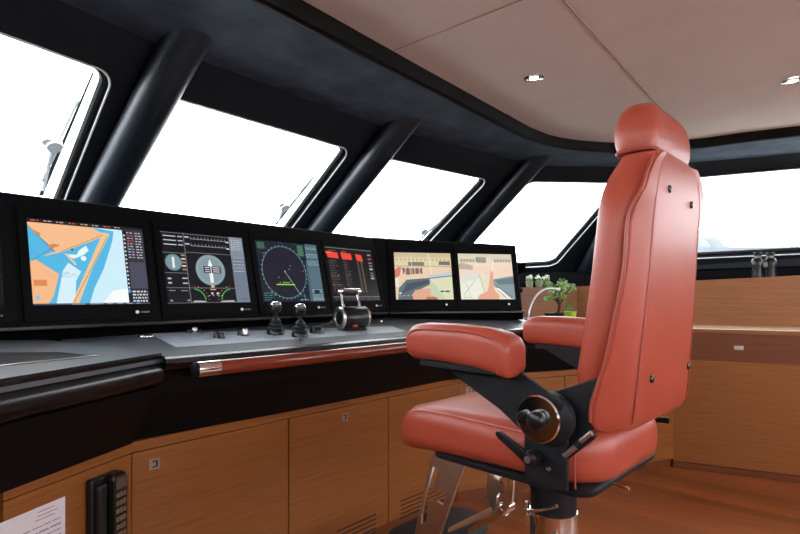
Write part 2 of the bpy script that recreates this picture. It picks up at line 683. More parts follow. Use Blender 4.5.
# port quarter facet, then windows 1..4 across the front
win[0] = window_panel(1, z3(front_top[0], ZS), z3(front_top[1], ZS), z3(front_bot[0], ZB), z3(front_bot[1], ZB), (.12, .88, VT, VB))
win[1] = window_panel(2, z3(front_top[1], ZS), z3(front_top[2], ZS), z3(front_bot[1], ZB), z3(front_bot[2], ZB), (.10, .90, .146, VB), u1=(.90, .957))
win[2] = window_panel(3, z3(front_top[2], ZS), z3(front_top[3], ZS), z3(front_bot[2], ZB), z3(front_bot[3], ZB), (.05, .90, VT, VB), u1=(.918, .882))
win[3] = window_panel(4, z3(front_top[3], ZS), z3(front_top[4], ZS), z3(front_bot[3], ZB), z3(front_bot[4], ZB), (.10, .75, VT, VB), u1=(.76, .70))
win[4] = window_panel(5, z3(front_top[4], ZS), z3(front_top[5], ZS), z3(front_bot[4], ZB), z3(front_bot[5], ZB), (.045, .85, .122, .95), u1=(.975, .775), v1=(.985, .916))
win[5] = window_panel(6, z3(K4, ZS), z3(K5, ZS), z3((4.90, 1.81), ZB), z3(SB5, ZB), (.16, .93, .124, .885), rad=.05)
win[6] = window_panel(7, z3(K5, ZS), z3(K6, ZS), z3(SB5, ZB), z3(SB6, ZB), (.06, .9, .146, .854), rad=.05)
win[7] = window_panel(8, z3(KP5, ZS), z3(KP4, ZS), z3(mir(SB5), ZB), z3(front_bot[0], ZB), (.07, .86, .146, .854), rad=.05)
win[8] = window_panel(9, z3(KP6, ZS), z3(KP5, ZS), z3(mir(SB6), ZB), z3(mir(SB5), ZB), (.1, .94, .146, .854), rad=.05)

# hull sides below the glass, and the aft bulkhead
BOT = [mir(SB6), mir(SB5)] + front_bot + [SB5, SB6]
bm = bmesh.new()
for i in range(len(BOT) - 1):
    a, b = BOT[i], BOT[i + 1]
    dx, dy = b[0] - a[0], b[1] - a[1]
    L = math.hypot(dx, dy)
    nx, ny = -dy / L * .06, dx / L * .06
    add_prism(bm, [(a[0], a[1], -.02), (b[0], b[1], -.02), (b[0], b[1], ZB + .004), (a[0], a[1], ZB + .004)], (nx, ny, 0))
struct(link('wall_front', bm, HOUSING))
bm = bmesh.new()
# aft bulkhead with unseen glazed openings, added behind the viewer for fill light
AY = -2.62
for x0, x1, zz0, zz1 in ((-1.75, -.9, 0, 2.14), (4.1, 4.98, 0, 2.14), (-.9, 4.1, 1.95, 2.14), (-.9, 4.1, 0, 1.10), (1.5, 1.7, 1.10, 1.95)):
    add_box(bm, ((x0 + x1) / 2, AY, (zz0 + zz1) / 2), (x1 - x0, .06, zz1 - zz0))
struct(link('wall_aft', bm, WALLW))
bm = bmesh.new()
add_box(bm, (.3, AY, 1.525), (2.4, .01, .85))
add_box(bm, (2.9, AY, 1.525), (2.4, .01, .85))
struct(link('window_10', bm, GLASS))
# floor
bm = prism([(p[0], p[1], -.05) for p in BOT], (0, 0, .05))
struct(link('floor', bm, TEAK_FLOOR))

# pillars between the windows ---------------------------------------
def pillar(idx, top, bot, dx=(0, 0), r=.075, inn=.055, dt=(0, 0)):
    A = Vector((top[0] + dx[0] + dt[0], top[1] + dx[1] + dt[1], ZS))
    B = Vector((bot[0] + dx[0], bot[1] + dx[1], ZB))
    d = (B - A).normalized()
    side = d.cross(Vector((0, 0, 1))).normalized()
    up = side.cross(d).normalized()
    if up.z > 0:
        up = -up
    A = A + up * inn
    B = B + up * inn
    A2 = A - d * .22
    rings = []
    n = 28
    for t in [-.22, -.1, 0, .08, .16, .24, .32, .42, .6, .8, 1.0]:
        if t < 0:
            p = A + d * t
        else:
            p = A + (B - A) * t
        ring = []
        for k in range(n):
            a = 2 * math.pi * k / n
            q = p + side * math.cos(a) * r + up * math.sin(a) * r * .95
            if q.z > ZS + .015 and t < .3:
                q = q + d * ((ZS + .015 - q.z) / d.z) if t <= 0 else q
            ring.append(q)
        rings.append(ring)
    bm = loft(rings)
    o = struct(link('trim_%d' % idx, bm, PILLAR, smooth=True))
    return o


pillar(5, KP3, front_bot[1])
pillar(6, KP1, front_bot[2], dx=(.022, 0), dt=(-.02, 0), r=.080)
pillar(7, K2, front_bot[3], dt=(.045, -.02), r=.078)
pillar(8, K3, front_bot[4], dx=(-.13, .03))
pillar(9, K4, front_bot[5], dx=(.0, 0))
pillar(10, KP4, front_bot[0])

# dashboard shelf between the instruments and the glass ----------------
HOUSE = [(-.30, 1.42), (.46, 1.885), (2.15, 1.885), (2.80, 1.39)]
shelf_in = [(-1.0, 1.15), (.0, 1.975), (.46, 1.975), (2.19, 1.97), (2.92, 1.42), (3.15, 1.70), (3.47, 1.70), (3.875, 1.475), (4.212, .2), (4.51, -.9)]
shelf_z = [1.29, 1.29, 1.29, 1.29, 1.29, 1.14, 1.14, 1.155, 1.21, 1.265]
shelf_out = [front_bot[0], front_bot[1], front_bot[2], lerp(front_bot[2], front_bot[3], .8), lerp(front_bot[3], front_bot[4], .5), lerp(front_bot[3], front_bot[4], .9), front_bot[4], lerp(front_bot[4], front_bot[5], .5), (4.80, 1.0), SB5]
bm = bmesh.new()
a = [bm.verts.new((p[0], p[1], z)) for p, z in zip(shelf_in, shelf_z)]
b = [bm.verts.new((p[0], p[1], ZB)) for p in shelf_out]
c = [bm.verts.new((p[0], p[1], z - .03)) for p, z in zip(shelf_in, shelf_z)]
d = [bm.verts.new((p[0], p[1], ZB - .03)) for p in shelf_out]
for i in range(len(a) - 1):
    bm.faces.new((a[i], a[i + 1], b[i + 1], b[i]))
    bm.faces.new((c[i], d[i], d[i + 1], c[i + 1]))
    bm.faces.new((a[i], c[i], c[i + 1], a[i + 1]))
    bm.faces.new((b[i], b[i + 1], d[i + 1], d[i]))
bm.faces.new((a[0], b[0], d[0], c[0]))
bm.faces.new((a[-1], c[-1], d[-1], b[-1]))
struct(link('trim_11', bm, RECESS))

# downlights ---------------------------------------------------------
def downlight(x, y, label):
    t = thing('ceiling_downlight', label, 'ceiling light', (x, y, ZC), group='recessed ceiling downlights')
    link('trim_ring', lathe([(.030, -.001), (.046, -.001), (.045, -.006), (.034, -.009), (.030, -.004), (.030, .012)], seg=32), CHROME, t, smooth=True)
    link('lamp', lathe([(.0, -.012), (.012, -.011), (.019, -.006), (.021, 0.0), (.021, .01)], seg=24), emit((1, .93, .80), 3.0), t, smooth=True)
    ld = bpy.data.lights.new('downlight_beam', 'SPOT')
    ld.energy = 4
    ld.spot_size = R(80)
    ld.spot_blend = .6
    ld.color = (1, .85, .68)
    ld.shadow_soft_size = .03
    lo = bpy.data.objects.new('downlight_beam', ld)
    COL.objects.link(lo)
    lo.parent = t
    lo.location = (0, 0, -.03)
    return t


p = at_height(534, 77, ZC)
downlight(p.x, p.y, 'small round chrome ceiling downlight left of the headrest, near the windscreen')
p = at_height(793, 80, ZC)
downlight(p.x, p.y, 'small round chrome ceiling downlight cut by the right edge of the picture')

# ================================================================== CONSOLE
Z_CAB = .66
# --- centre console top, edge and fascia
front = [(.712, 1.474), (1.15, 1.425), (1.68, 1.392), (2.12, 1.372), (2.52, 1.245), (3.36, .79)]
con = thing('helm_console', 'long black helm console top and fascia under the monitors', 'console', (0, 0, 0))
top_back = [(3.50, 1.02), (2.88, 1.44), (2.20, 1.96), (.53, 1.96), (.615, 1.70)]
fo = [(p[0], p[1]) for p in front]
def top_z(a, b):
    """the helm top rises gently from its front edge towards the monitors"""
    return .9205 + .095 * ((b - 1.474) + .0724 * (a - .712))


_F = offset_path(front, .006)
_G = [(.53, 1.96), (1.15, 1.96), (1.68, 1.96), (2.20, 1.96), (2.88, 1.44), (3.50, 1.02)]
_gz = [top_z(*p) for p in _G[:4]] + [.952, .942]
_rows = []
for (fx, fy), (gx, gy), gz in zip(_F, _G, _gz):
    _rows.append([(fx, fy, .9205), (gx, gy, gz), (gx, gy, gz - .022), (fx, fy, .8985)])
link('worktop', loft(_rows), BLACK_TOP, con)
TOP_P, TOP_N = (.712, 1.474, .9205), (-.095 * .0724, -.095, 1)


def wing_z(a, b):
    return .930 + .075 * ((a - .705) * -.441 + (b - 1.481) * .897)


WING_P, WING_N = (.705, 1.481, .930), (.075 * .441, -.075 * .897, 1)
link('worktop_edge', sweep(front, [(.03, .9205), (.004, .9195), (-.012, .912), (-.016, .900), (-.008, .885), (.02, .872), (.03, .875)]), BLACK_GLOSS, con, smooth=True)
link('fascia', sweep([(.60, 1.486)] + front[1:], [(.035, .88), (.060, .80), (.125, Z_CAB + .001), (.15, Z_CAB + .001), (.15, .88)]), BLACK, con)
# blue-grey patch on the top: window sheen painted as base colour
sheen_pts = [at_plane(x, y, TOP_P, TOP_N) + Vector((0, 0, .0005)) for x, y in ((176, 347.5), (406, 331.5), (392, 326.5), (150, 334))]
# --- wing desk to port
wing = [(-.06, 1.113), (.28, 1.272), (.705, 1.481)]
wg = thing('side_desk', 'raised black desk wing at the left with a perforated grille', 'console', (0, 0, 0))
wtop = wing + [(.60, 1.70), (.52, 1.84), (.40, 1.86), (.0, 1.84), (-.15, 1.35)]
link('worktop', prism([(p[0], p[1], wing_z(*p) - .028) for p in wtop], (0, 0, .028)), BLACK_TOP, wg)
wo = [(p[0], p[1]) for p in wing]
link('worktop_edge', sweep(wo, [(.02, .931), (0, .930), (-.004, .924), (-.002, .914), (.010, .908), (.02, .908)]), BLACK_GLOSS, wg, smooth=True)
link('edge_moulding', sweep(wo, [(.012, .907), (-.002, .900), (-.010, .885), (-.010, .865), (-.002, .845), (.012, .838), (.05, .838), (.05, .907)]), BLACK_GLOSS, wg, smooth=True)
link('fascia', sweep(wo, [(.012, .832), (.028, .80), (.10, Z_CAB + .001), (.14, Z_CAB + .001), (.14, .832)]), BLACK, wg)
# perforated speaker grille let into the desk top: a plate with rows of dots
ga, gb, gc, gd = [at_plane(x, y, WING_P, WING_N) + Vector((0, 0, .0004)) for x, y in ((0, 366.5), (97, 356.2), (60, 352.6), (-40, 353.5))]
bm = prism([ga, gb, gc, gd], (0, 0, .0012))
grille = link('speaker_grille', bm, plain('grille_metal', (.05, .052, .058), .35, metal=.4), wg)
bm = bmesh.new()
for i in range(26):
    for j in range(9):
        s, t = (i + .5 + (j % 2) * .3) / 27, (j + .5) / 9
        q = lerp(lerp(ga, gb, s), lerp(gd, gc, s), t)
        c = [bm.verts.new((q[0] + .0045 * math.cos(k * math.pi / 3), q[1] + .0045 * math.sin(k * math.pi / 3), q[2] + .0016)) for k in range(6)]
        bm.faces.new(c)
link('perforation', bm, plain('hole_black', (.002, .002, .002), .9), grille)
link('grille_edge', tube([ga + Vector((0, 0, .001)), gb + Vector((0, 0, .001))], .002, 8), STEEL, wg, smooth=True)
# wooden pull at the far left of the desk face
pl = at_depth(4, 437, 1.12)
dw = Vector((.73, .364, 0)).normalized()
link('wooden_pull', box(pl - dw * .03, (.075, .02, .026), Matrix.Rotation(math.atan2(dw.y, dw.x), 3, 'Z')), TEAK_TOP, wg, bevel=.004)

# --- varnished handrail
ha, hb = Vector((.762, 1.386, .884)), Vector((1.72, 1.337, .880))
hm = (ha + hb) / 2 + Vector((0, -.008, 0))
hp = smooth_path([ha, hm, hb, Vector((2.12, 1.312, .880))], 8)
hr = thing('handrail', 'varnished red-brown wooden grab rail along the front of the helm console', 'handrail', (0, 0, 0))
hd = (hp[1] - hp[0]).normalized()
link('rail', tube([hp[0] + hd * .065] + hp[2:], .0225, 20), TEAK_RAIL, hr, smooth=True)
link('end_ferrule', tube([hp[0], hp[0] + hd * .066], .0228, 20), CHROME, hr, smooth=True)
link('end_cap', lathe([(.0, -.012), (.014, -.012), (.0215, -.007), (.0225, 0), (.0, .001)], hp[0], hd, 20), BLACK, hr, smooth=True)
for t in (3, 13, 23):
    if t < len(hp):
        q = hp[t]
        link('bracket', tube([q + Vector((0, .01, 0)), q + Vector((0, .075, .005))], .010, 10), BLK_METAL, hr, smooth=True)

# ---------------- instrument housings
def housing(name, label, A, B, ztop=1.40, left_ext=0, right_ext=0, endz=None):
    A = Vector((A[0], A[1], 1.0)); B = Vector((B[0], B[1], 1.0))
    ex = (B - A).normalized()
    nout = Vector((ex.y, -ex.x, 0))                 # towards the helm
    t = thing(name, label, 'instrument housing', (0, 0, 0))
    zt = ztop if isinstance(ztop, tuple) else (ztop, ztop)
    ztop = zt[0]
    lean = Vector((-nout.x, -nout.y, 0)) * .24 / 1.0285 + Vector((0, 0, 1 / 1.0285))
    H = (ztop - 1.0) * 1.0285
    bk = -nout * .075
    P0, P1 = A, B
    def prof(Q, H):
        return [Q, Q + lean * H, Q + lean * H + bk + Vector((0, 0, -.012)), Q + bk * 2.2]
    H1 = (zt[1] - 1.0) * 1.0285
    bm = loft([prof(P0, H), prof(P1, H1)])
    link('shell', bm, HOUSING, t, bevel=.006, seg=2)
    # ledge under the face and the recess down to the worktop
    bm = bmesh.new()
    pf = lambda Q: [Q + nout * .022 + Vector((0, 0, .004)), Q + nout * .022 + Vector((0, 0, -.010)), Q + Vector((0, 0, -.016)), Q + bk + Vector((0, 0, -.016)), Q + bk + Vector((0, 0, .004))]
    add_loft(bm, [pf(P0), pf(P1)])
    link('ledge', bm, BLACK_GLOSS, t, bevel=.003, seg=2)
    bm = bmesh.new()
    pf = lambda Q: [Q - nout * .0 + Vector((0, 0, -.016)), Q + nout * .004 + Vector((0, 0, -.050)), Q + bk + Vector((0, 0, -.050)), Q + bk + Vector((0, 0, -.016))]
    add_loft(bm, [pf(P0), pf(P1)])
    link('plinth', bm, RECESS, t)
    t_ends = (prof(P0, H), prof(P1, H1))
    return t, A, ex, lean, nout, t_ends, (pf(P0), pf(P1))


hs_c = housing('instrument_housing', 'straight black instrument housing holding the chart, radar and alarm monitors', (.035, 1.866), (2.13, 1.866), ztop=1.418)
hs_r = housing('instrument_housing', 'angled black instrument housing at the right end with two camera monitors', (2.15, 1.860), (2.785, 1.372), ztop=(1.420, 1.396))
link('corner_post', loft([[p + Vector((.0005, 0, 0)) for p in hs_c[5][1]], hs_r[5][0]]), HOUSING, hs_r[0])
link('corner_plinth', loft([hs_c[6][1], hs_r[6][0]]), RECESS, hs_r[0])


class Screen:
    """flat picture on a monitor, drawn as coloured faces in the screen's own u,v"""
    def __init__(s, w, h):
        s.w, s.h, s.bm, s.mats, s.n = w, h, bmesh.new(), [], 0

    def mi(s, col, st=1.0):
        m = emit(srgb(*col), st)
        if m not in s.mats:
            s.mats.append(m)
        return s.mats.index(m)

    def poly(s, pts, col, lay=None, st=1.0):
        s.n += 1
        z = .0002 + s.n * .000012 if lay is None else .0002 + lay * .00012
        f = s.bm.faces.new([s.bm.verts.new(((min(max(u, 0), 1) - .5) * s.w, (min(max(v, 0), 1) - .5) * s.h, z)) for u, v in pts])
        f.material_index = s.mi(col, st)
        f.normal_update()
        if f.normal.z < 0:
            f.normal_flip()

    def rect(s, u0, v0, u1, v1, col, **k):
        s.poly([(u0, v0), (u1, v0), (u1, v1), (u0, v1)], col, **k)

    def disc(s, u, v, r, col, n=40, **k):
        s.poly([(u + r * math.cos(2 * math.pi * i / n) * s.h / s.w, v + r * math.sin(2 * math.pi * i / n)) for i in range(n)], col, **k)

    def arc(s, u, v, r, t, a0, a1, col, n=24, **k):
        for i in range(n):
            a, b = R(a0 + (a1 - a0) * i / n), R(a0 + (a1 - a0) * (i + 1) / n)
            q = s.h / s.w
            s.poly([(u + r * math.cos(a) * q, v + r * math.sin(a)), (u + (r + t) * math.cos(a) * q, v + (r + t) * math.sin(a)),
                    (u + (r + t) * math.cos(b) * q, v + (r + t) * math.sin(b)), (u + r * math.cos(b) * q, v + r * math.sin(b))], col, **k)

    def line(s, a, b, t, col, **k):
        d = Vector((b[0] - a[0], b[1] - a[1])); L = d.length
        n = Vector((-d.y, d.x)) / L * t / 2
        s.poly([(a[0] + n.x, a[1] + n.y), (b[0] + n.x, b[1] + n.y), (b[0] - n.x, b[1] - n.y), (a[0] - n.x, a[1] - n.y)], col, **k)

    def text(s, u0, u1, v, h, col, n=4, **k):
        """a row of dashes like unreadable small print"""
        x = u0
        while x < u1:
            w = random.uniform(.4, 1.2) * (u1 - u0) / n
            s.rect(x, v, min(x + w, u1), v + h, col, **k)
            x += w + (u1 - u0) / n * .35


SW, SH = .356, .284


def draw_chart(s):
    s.rect(0, 0, 1, 1, (26, 28, 36))
    s.rect(0, .02, .80, .955, (206, 238, 250))
    s.poly([(.0, .02), (.45, .02), (.50, .20), (.60, .45), (.66, .66), (.70, .80), (.72, .93), (.50, .955), (0, .955)], (84, 184, 228))
    s.poly([(.18, .02), (.33, .02), (.35, .28), (.40, .40), (.30, .50), (.25, .40)], (214, 240, 250))
    s.poly([(.27, .60), (.35, .55), (.40, .66), (.46, .72), (.48, .66), (.43, .60), (.37, .58)], (232, 246, 250))
    s.disc(.43, .56, .03, (236, 247, 252))
    # land
    s.poly([(0, .955), (.52, .955), (.60, .90), (.68, .90), (.64, .86), (.27, .63), (.10, .56), (.20, .63), (.16, .70), (.0, .92)], (247, 190, 142))
    s.poly([(0, .50), (.05, .52), (.22, .36), (.16, .10), (.12, .02), (0, .02)], (247, 186, 138))
    s.poly([(.30, .02), (.36, .02), (.50, .45), (.68, .88), (.62, .90)], (240, 198, 150))
    s.poly([(.28, .60), (.30, .61), (.37, .48), (.355, .47)], (240, 198, 150))
    s.line((.0, .92), (.20, .62), .008, (120, 110, 90))
    s.line((.25, .63), (.62, .87), .006, (150, 120, 90))
    s.line((.32, .03), (.66, .86), .005, (150, 120, 90))
    s.line((.02, .51), (.24, .72), .006, (90, 120, 150))
    s.poly([(.02, .22), (.12, .22), (.12, .29), (.02, .29)], (224, 140, 82))
    s.poly([(.15, .66), (.24, .69), (.20, .72), (.16, .70)], (222, 130, 72))
    s.poly([(.03, .88), (.10, .83), (.09, .80), (.05, .83)], (206, 140, 96))
    s.poly([(.02, .10), (.06, .12), (.06, .07), (.03, .05)], (150, 196, 214))
    s.disc(.34, .66, .012, (40, 50, 60))
    s.poly([(.55, .02), (.80, .02), (.80, .20), (.66, .17), (.60, .07)], (248, 250, 252))
    for q in range(5):
        s.text(.12 + .1 * (q % 2), .32 + .05 * q, .38 - .013 * q, .004, (150, 175, 190), n=3)
    # top bar, right information column
    s.rect(0, .955, 1, 1, (34, 30, 32))
    for k in range(8):
        s.text(.03 + .1 * k, .09 + .1 * k, .975, .012, (190, 180, 170) if k % 3 else (220, 90, 70), n=2)
    s.rect(.80, .0, 1, .955, (62, 62, 74))
    s.rect(.815, .0, .985, .97, (52, 52, 62))
    s.rect(.80, .0, .83, .95, (18, 18, 22))
    for k in range(14):
        s.rect(.806, .20 + .052 * k, .822, .222 + .052 * k, (214, 218, 226))
    for k in range(10):
        v = .92 - .036 * k
        s.text(.84, .90, v, .012, (186, 186, 196) if k not in (1, 3) else (220, 70, 60), n=2)
        s.text(.92, .98, v, .012, (206, 206, 214), n=2)
    s.rect(.835, .20, .995, .54, (74, 74, 92))
    s.rect(.80, .0, 1, .19, (30, 30, 36))
    for k in range(4):
        s.text(.84, .985, .03 + .04 * k, .02, (214, 218, 224), n=5)
    s.rect(.80, .145, .825, .185, (96, 160, 214))
    s.rect(0, 0, 1, .02, (70, 84, 104))
    s.text(.3, .9, .006, .008, (170, 180, 190), n=6)


def draw_conning(s):
    s.rect(0, 0, 1, 1, (14, 15, 22))
    g = (128, 128, 130)
    s.rect(.82, 0, 1, 1, (112, 124, 140))
    s.rect(.82, .68, 1, 1, (130, 140, 154))
    s.line((.85, .68), (.99, .68), .006, (180, 186, 196))
    for k in range(10):
        v = .95 - .03 * k if k < 6 else .62 - .05 * (k - 6)
        s.text(.84, .98, v, .011, (196, 202, 210), n=4)
    s.text(.90, .97, .05, .012, (60, 66, 76), n=2)
    for a, b in (((0, .985), (.82, .985)), ((0, .70), (.26, .70)), ((.26, .72), (.82, .72)), ((0, .42), (.26, .42)), ((0, .215), (.82, .215)), ((.26, 0), (.26, 1)), ((0, .005), (.82, .005))):
        s.line(a, b, .007, g)
    for k in range(3):
        s.rect(.03, .93 - .06 * k, .17, .942 - .06 * k, (214, 216, 218))
        s.rect(.19, .93 - .06 * k, .245, .945 - .06 * k, (190, 192, 196))
    for r in range(2):
        y = .92 - .10 * r
        s.line((.33, y), (.77, y), .006, (176, 178, 180))
        for k in range(11):
            s.rect(.34 + .042 * k, y, .344 + .042 * k, y + .03, (186, 188, 190))
        s.rect(.27, y + .01, .32, y + .03, (196, 198, 200))
        s.rect(.77, y - .02, .81, y, (210, 212, 214))
    # small compass
    s.disc(.115, .565, .105, (124, 148, 154))
    s.rect(.10, .49, .125, .64, (236, 240, 242))
    s.arc(.115, .565, .105, .012, 0, 360, (80, 130, 140))
    for k in range(5):
        s.rect(.205, .66 - .05 * k, .25, .68 - .05 * k, (226, 220, 208) if k % 2 else (190, 140, 100))
    for k in range(2):
        s.rect(.03, .33 - .06 * k, .07, .35 - .06 * k, (200, 200, 200))
        s.rect(.19, .34 - .07 * k, .25, .355 - .07 * k, (200, 200, 190))
    s.rect(.03, .17, .10, .18, (150, 152, 156)); s.rect(.16, .17, .24, .18, (150, 152, 156))
    s.rect(.03, .03, .06, .05, (150, 152, 156)); s.rect(.22, .03, .25, .05, (150, 152, 156))
    # large heading disc with a hull outline
    s.disc(.535, .475, .225, (130, 152, 158))
    s.arc(.535, .475, .195, .006, 0, 360, (166, 186, 190))
    s.poly([(.515, .29), (.555, .29), (.56, .55), (.535, .64), (.51, .55)], (238, 242, 244))
    s.rect(.45, .43, .535, .53, (18, 20, 26)); s.rect(.545, .43, .66, .53, (18, 20, 26))
    for k in range(3):
        s.rect(.465, .445 + .03 * k, .52, .457 + .03 * k, (220, 224, 226))
        s.rect(.56, .445 + .03 * k, .645, .457 + .03 * k, (220, 224, 226))
    s.rect(.515, .22, .555, .255, (214, 180, 160)); s.rect(.50, .185, .57, .20, (214, 170, 150))
    # two engine gauges
    s.arc(.30, .03, .16, .016, 5, 85, (70, 170, 80)); s.arc(.76, .03, .16, .016, 95, 175, (70, 170, 80))
    for k in range(7):
        s.disc(.30 + .19 * math.cos(R(5 + 13 * k)) * .9, .03 + .21 * math.sin(R(5 + 13 * k)), .007, (230, 190, 90) if k % 2 else (220, 80, 60), n=8)
        s.disc(.76 - .19 * math.cos(R(5 + 13 * k)) * .9, .03 + .21 * math.sin(R(5 + 13 * k)), .007, (230, 190, 90) if k % 2 else (220, 80, 60), n=8)
    s.poly([(.27, .012), (.44, .012), (.42, .03), (.30, .035)], (184, 186, 190)); s.poly([(.60, .012), (.80, .012), (.77, .035), (.63, .03)], (184, 186, 190))
    s.rect(.505, .12, .53, .15, (206, 208, 210)); s.rect(.57, .12, .60, .15, (206, 208, 210))
    for k in range(4):
        s.rect(.47 + .05 * k, .10, .49 + .05 * k, .108, (180, 180, 180))


def draw_radar(s):
    s.rect(0, 0, 1, 1, (20, 30, 42))
    for k in range(60):
        u, v = random.uniform(0, .75), random.uniform(0, 1)
        if (u - .40) ** 2 * 1.7 + (v - .5) ** 2 > .22:
            s.rect(u, v, u + random.uniform(.02, .07), v + random.uniform(.01, .03), random.choice([(34, 70, 72), (40, 60, 78), (52, 96, 92), (28, 46, 60)]))
    s.rect(.66, .78, .76, .97, (72, 112, 92)); s.rect(.03, .86, .14, .97, (62, 96, 82))
    s.disc(.40, .49, .43, (26, 27, 40), n=64)
    s.arc(.40, .49, .425, .008, 0, 360, (110, 150, 164), n=64)
    for k in range(72):
        if k % 2:
            s.arc(.40, .49, .437, .012, k * 5, k * 5 + 2.2, (150, 184, 190), n=1)
    s.line((.40, .50), (.60, .11), .006, (190, 190, 190))
    s.disc(.40, .50, .012, (210, 216, 220), n=10)
    for u, v in ((.5, .60), (.29, .40), (.30, .32), (.70, .52), (.47, .54)):
        s.disc(u, v, .008, (170, 190, 196), n=8)
    s.rect(.24, .275, .53, .292, (150, 214, 60)); s.rect(.34, .31, .45, .325, (120, 176, 60))
    s.rect(.79, 0, 1, 1, (84, 108, 122))
    s.poly([(.75, 0), (.80, 0), (.80, .7), (.77, .7)], (70, 92, 108))
    for k in range(26):
        v = .96 - .024 * k if k < 16 else .22 - .022 * (k - 16)
        s.text(.80, .985, v, .010, random.choice([(176, 196, 200), (150, 172, 180), (60, 80, 92), (120, 170, 150)]), n=5)
    s.rect(.84, .13, .93, .20, (24, 34, 46))
    for k in range(4):
        s.text(.03, .14 + .03 * k, .03 + .035 * k, .010, (90, 150, 140), n=3)
    s.text(.58, .72, .02, .02, (120, 160, 160), n=3)
    s.line((.66, .02), (.66, .12), .006, (140, 170, 170))


def draw_alarm(s):
    s.rect(0, 0, 1, 1, (16, 14, 17))
    s.line((.0, .985), (.97, .985), .012, (130, 128, 124))
    red = (238, 70, 48)
    s.poly([(.04, .80), (.25, .79), (.24, .90), (.02, .91)], red)
    s.poly([(.32, .78), (.52, .78), (.51, .90), (.30, .91)], red)
    s.poly([(.62, .77), (.75, .76), (.73, .89), (.60, .90)], red)
    s.rect(0, .88, .12, .91, (240, 110, 90))
    s.rect(.06, .925, .2, .94, (110, 100, 40)); s.rect(.33, .925, .42, .94, (120, 100, 60))
    for k in range(19):
        v = .74 - .032 * k
        c = random.choice([(112, 100, 88), (92, 84, 76), (140, 130, 118), (130, 70, 50)])
        s.text(.05, random.uniform(.13, .24), v, .011, c, n=3)
        s.text(.33, random.uniform(.37, .46), v, .010, random.choice([(120, 112, 100), (90, 86, 80)]), n=2)
        s.rect(.615, v, .65, v + .02, (98, 84, 64))
        s.rect(.69, v, .725, v + .02, (112, 96, 72))
    for v, c in ((.88, (150, 150, 150)), (.80, (170, 90, 80)), (.72, (130, 130, 134)), (.66, (120, 124, 120)), (.60, (196, 196, 170)), (.52, (110, 110, 112)), (.47, (120, 120, 124)), (.42, (210, 170, 160))):
        s.rect(.86, v, .93, v + .03, c)
    s.line((.02, .075), (.98, .075), .02, (96, 94, 96)); s.text(.05, .95, .02, .02, (60, 58, 60), n=8)


def draw_aft_camera(s):
    s.rect(0, 0, 1, 1, (226, 210, 170))
    s.rect(0, .90, 1, 1, (206, 192, 154))
    for k in range(14):
        s.rect(.03 + .07 * k, .83, .065 + .07 * k, .88, (196, 180, 140))
    s.rect(.24, .72, .52, .80, (132, 126, 112)); s.rect(.78, .74, .98, .82, (120, 114, 104))
    s.rect(0, .70, 1, .72, (186, 172, 146))
    s.rect(0, .40, 1, .70, (236, 206, 178))
    s.poly([(.0, .45), (.08, .50), (.12, .68), (.07, .70), (0, .62)], (214, 128, 110))
    s.poly([(.12, .66), (.46, .66), (.46, .56), (.20, .52)], (120, 106, 100))
    for k in range(9):
        s.rect(.14 + .04 * k, .54, .16 + .04 * k, .68, (206, 180, 160) if k % 2 else (150, 90, 84))
    s.poly([(.60, .52), (.82, .55), (.98, .60), (.98, .53), (.78, .46), (.60, .46)], (188, 206, 216))
    s.rect(0, .27, .06, .46, (238, 232, 214))
    s.poly([(.04, .02), (.06, .24), (.20, .42), (.60, .46), (1, .52), (1, .40), (.62, .33), (.40, .20), (.32, 0), (.04, 0)], (98, 112, 122))
    s.poly([(.10, .12), (.20, .34), (.60, .42), (.60, .36), (.34, .24)], (72, 86, 98))
    s.poly([(.60, .0), (.60, .44), (1.0, .50), (1.0, 0)], (222, 222, 188))
    s.poly([(.60, .0), (.60, .44), (.70, .30), (.86, .02)], (196, 212, 178))
    s.rect(.78, .16, .84, .19, (40, 44, 40)); s.rect(.86, .16, .94, .19, (40, 44, 40))
    s.poly([(.30, .0), (.28, .10), (.34, .20), (.52, .23), (.60, .24), (.60, .1), (.72, .04), (.70, 0)], (226, 170, 140))
    s.poly([(.50, .0), (.55, .06), (.70, .05), (.72, 0)], (190, 112, 84))
    s.line((.60, .98), (.64, .55), .012, (246, 240, 220)); s.line((.30, .98), (.30, .5), .008, (240, 230, 210))
    for k in range(7):
        s.rect(.06 + .07 * k, .07 + .005 * k, .09 + .07 * k, .085 + .005 * k, (206, 200, 180))
    s.rect(.06, .12, .1, .15, (226, 226, 226))


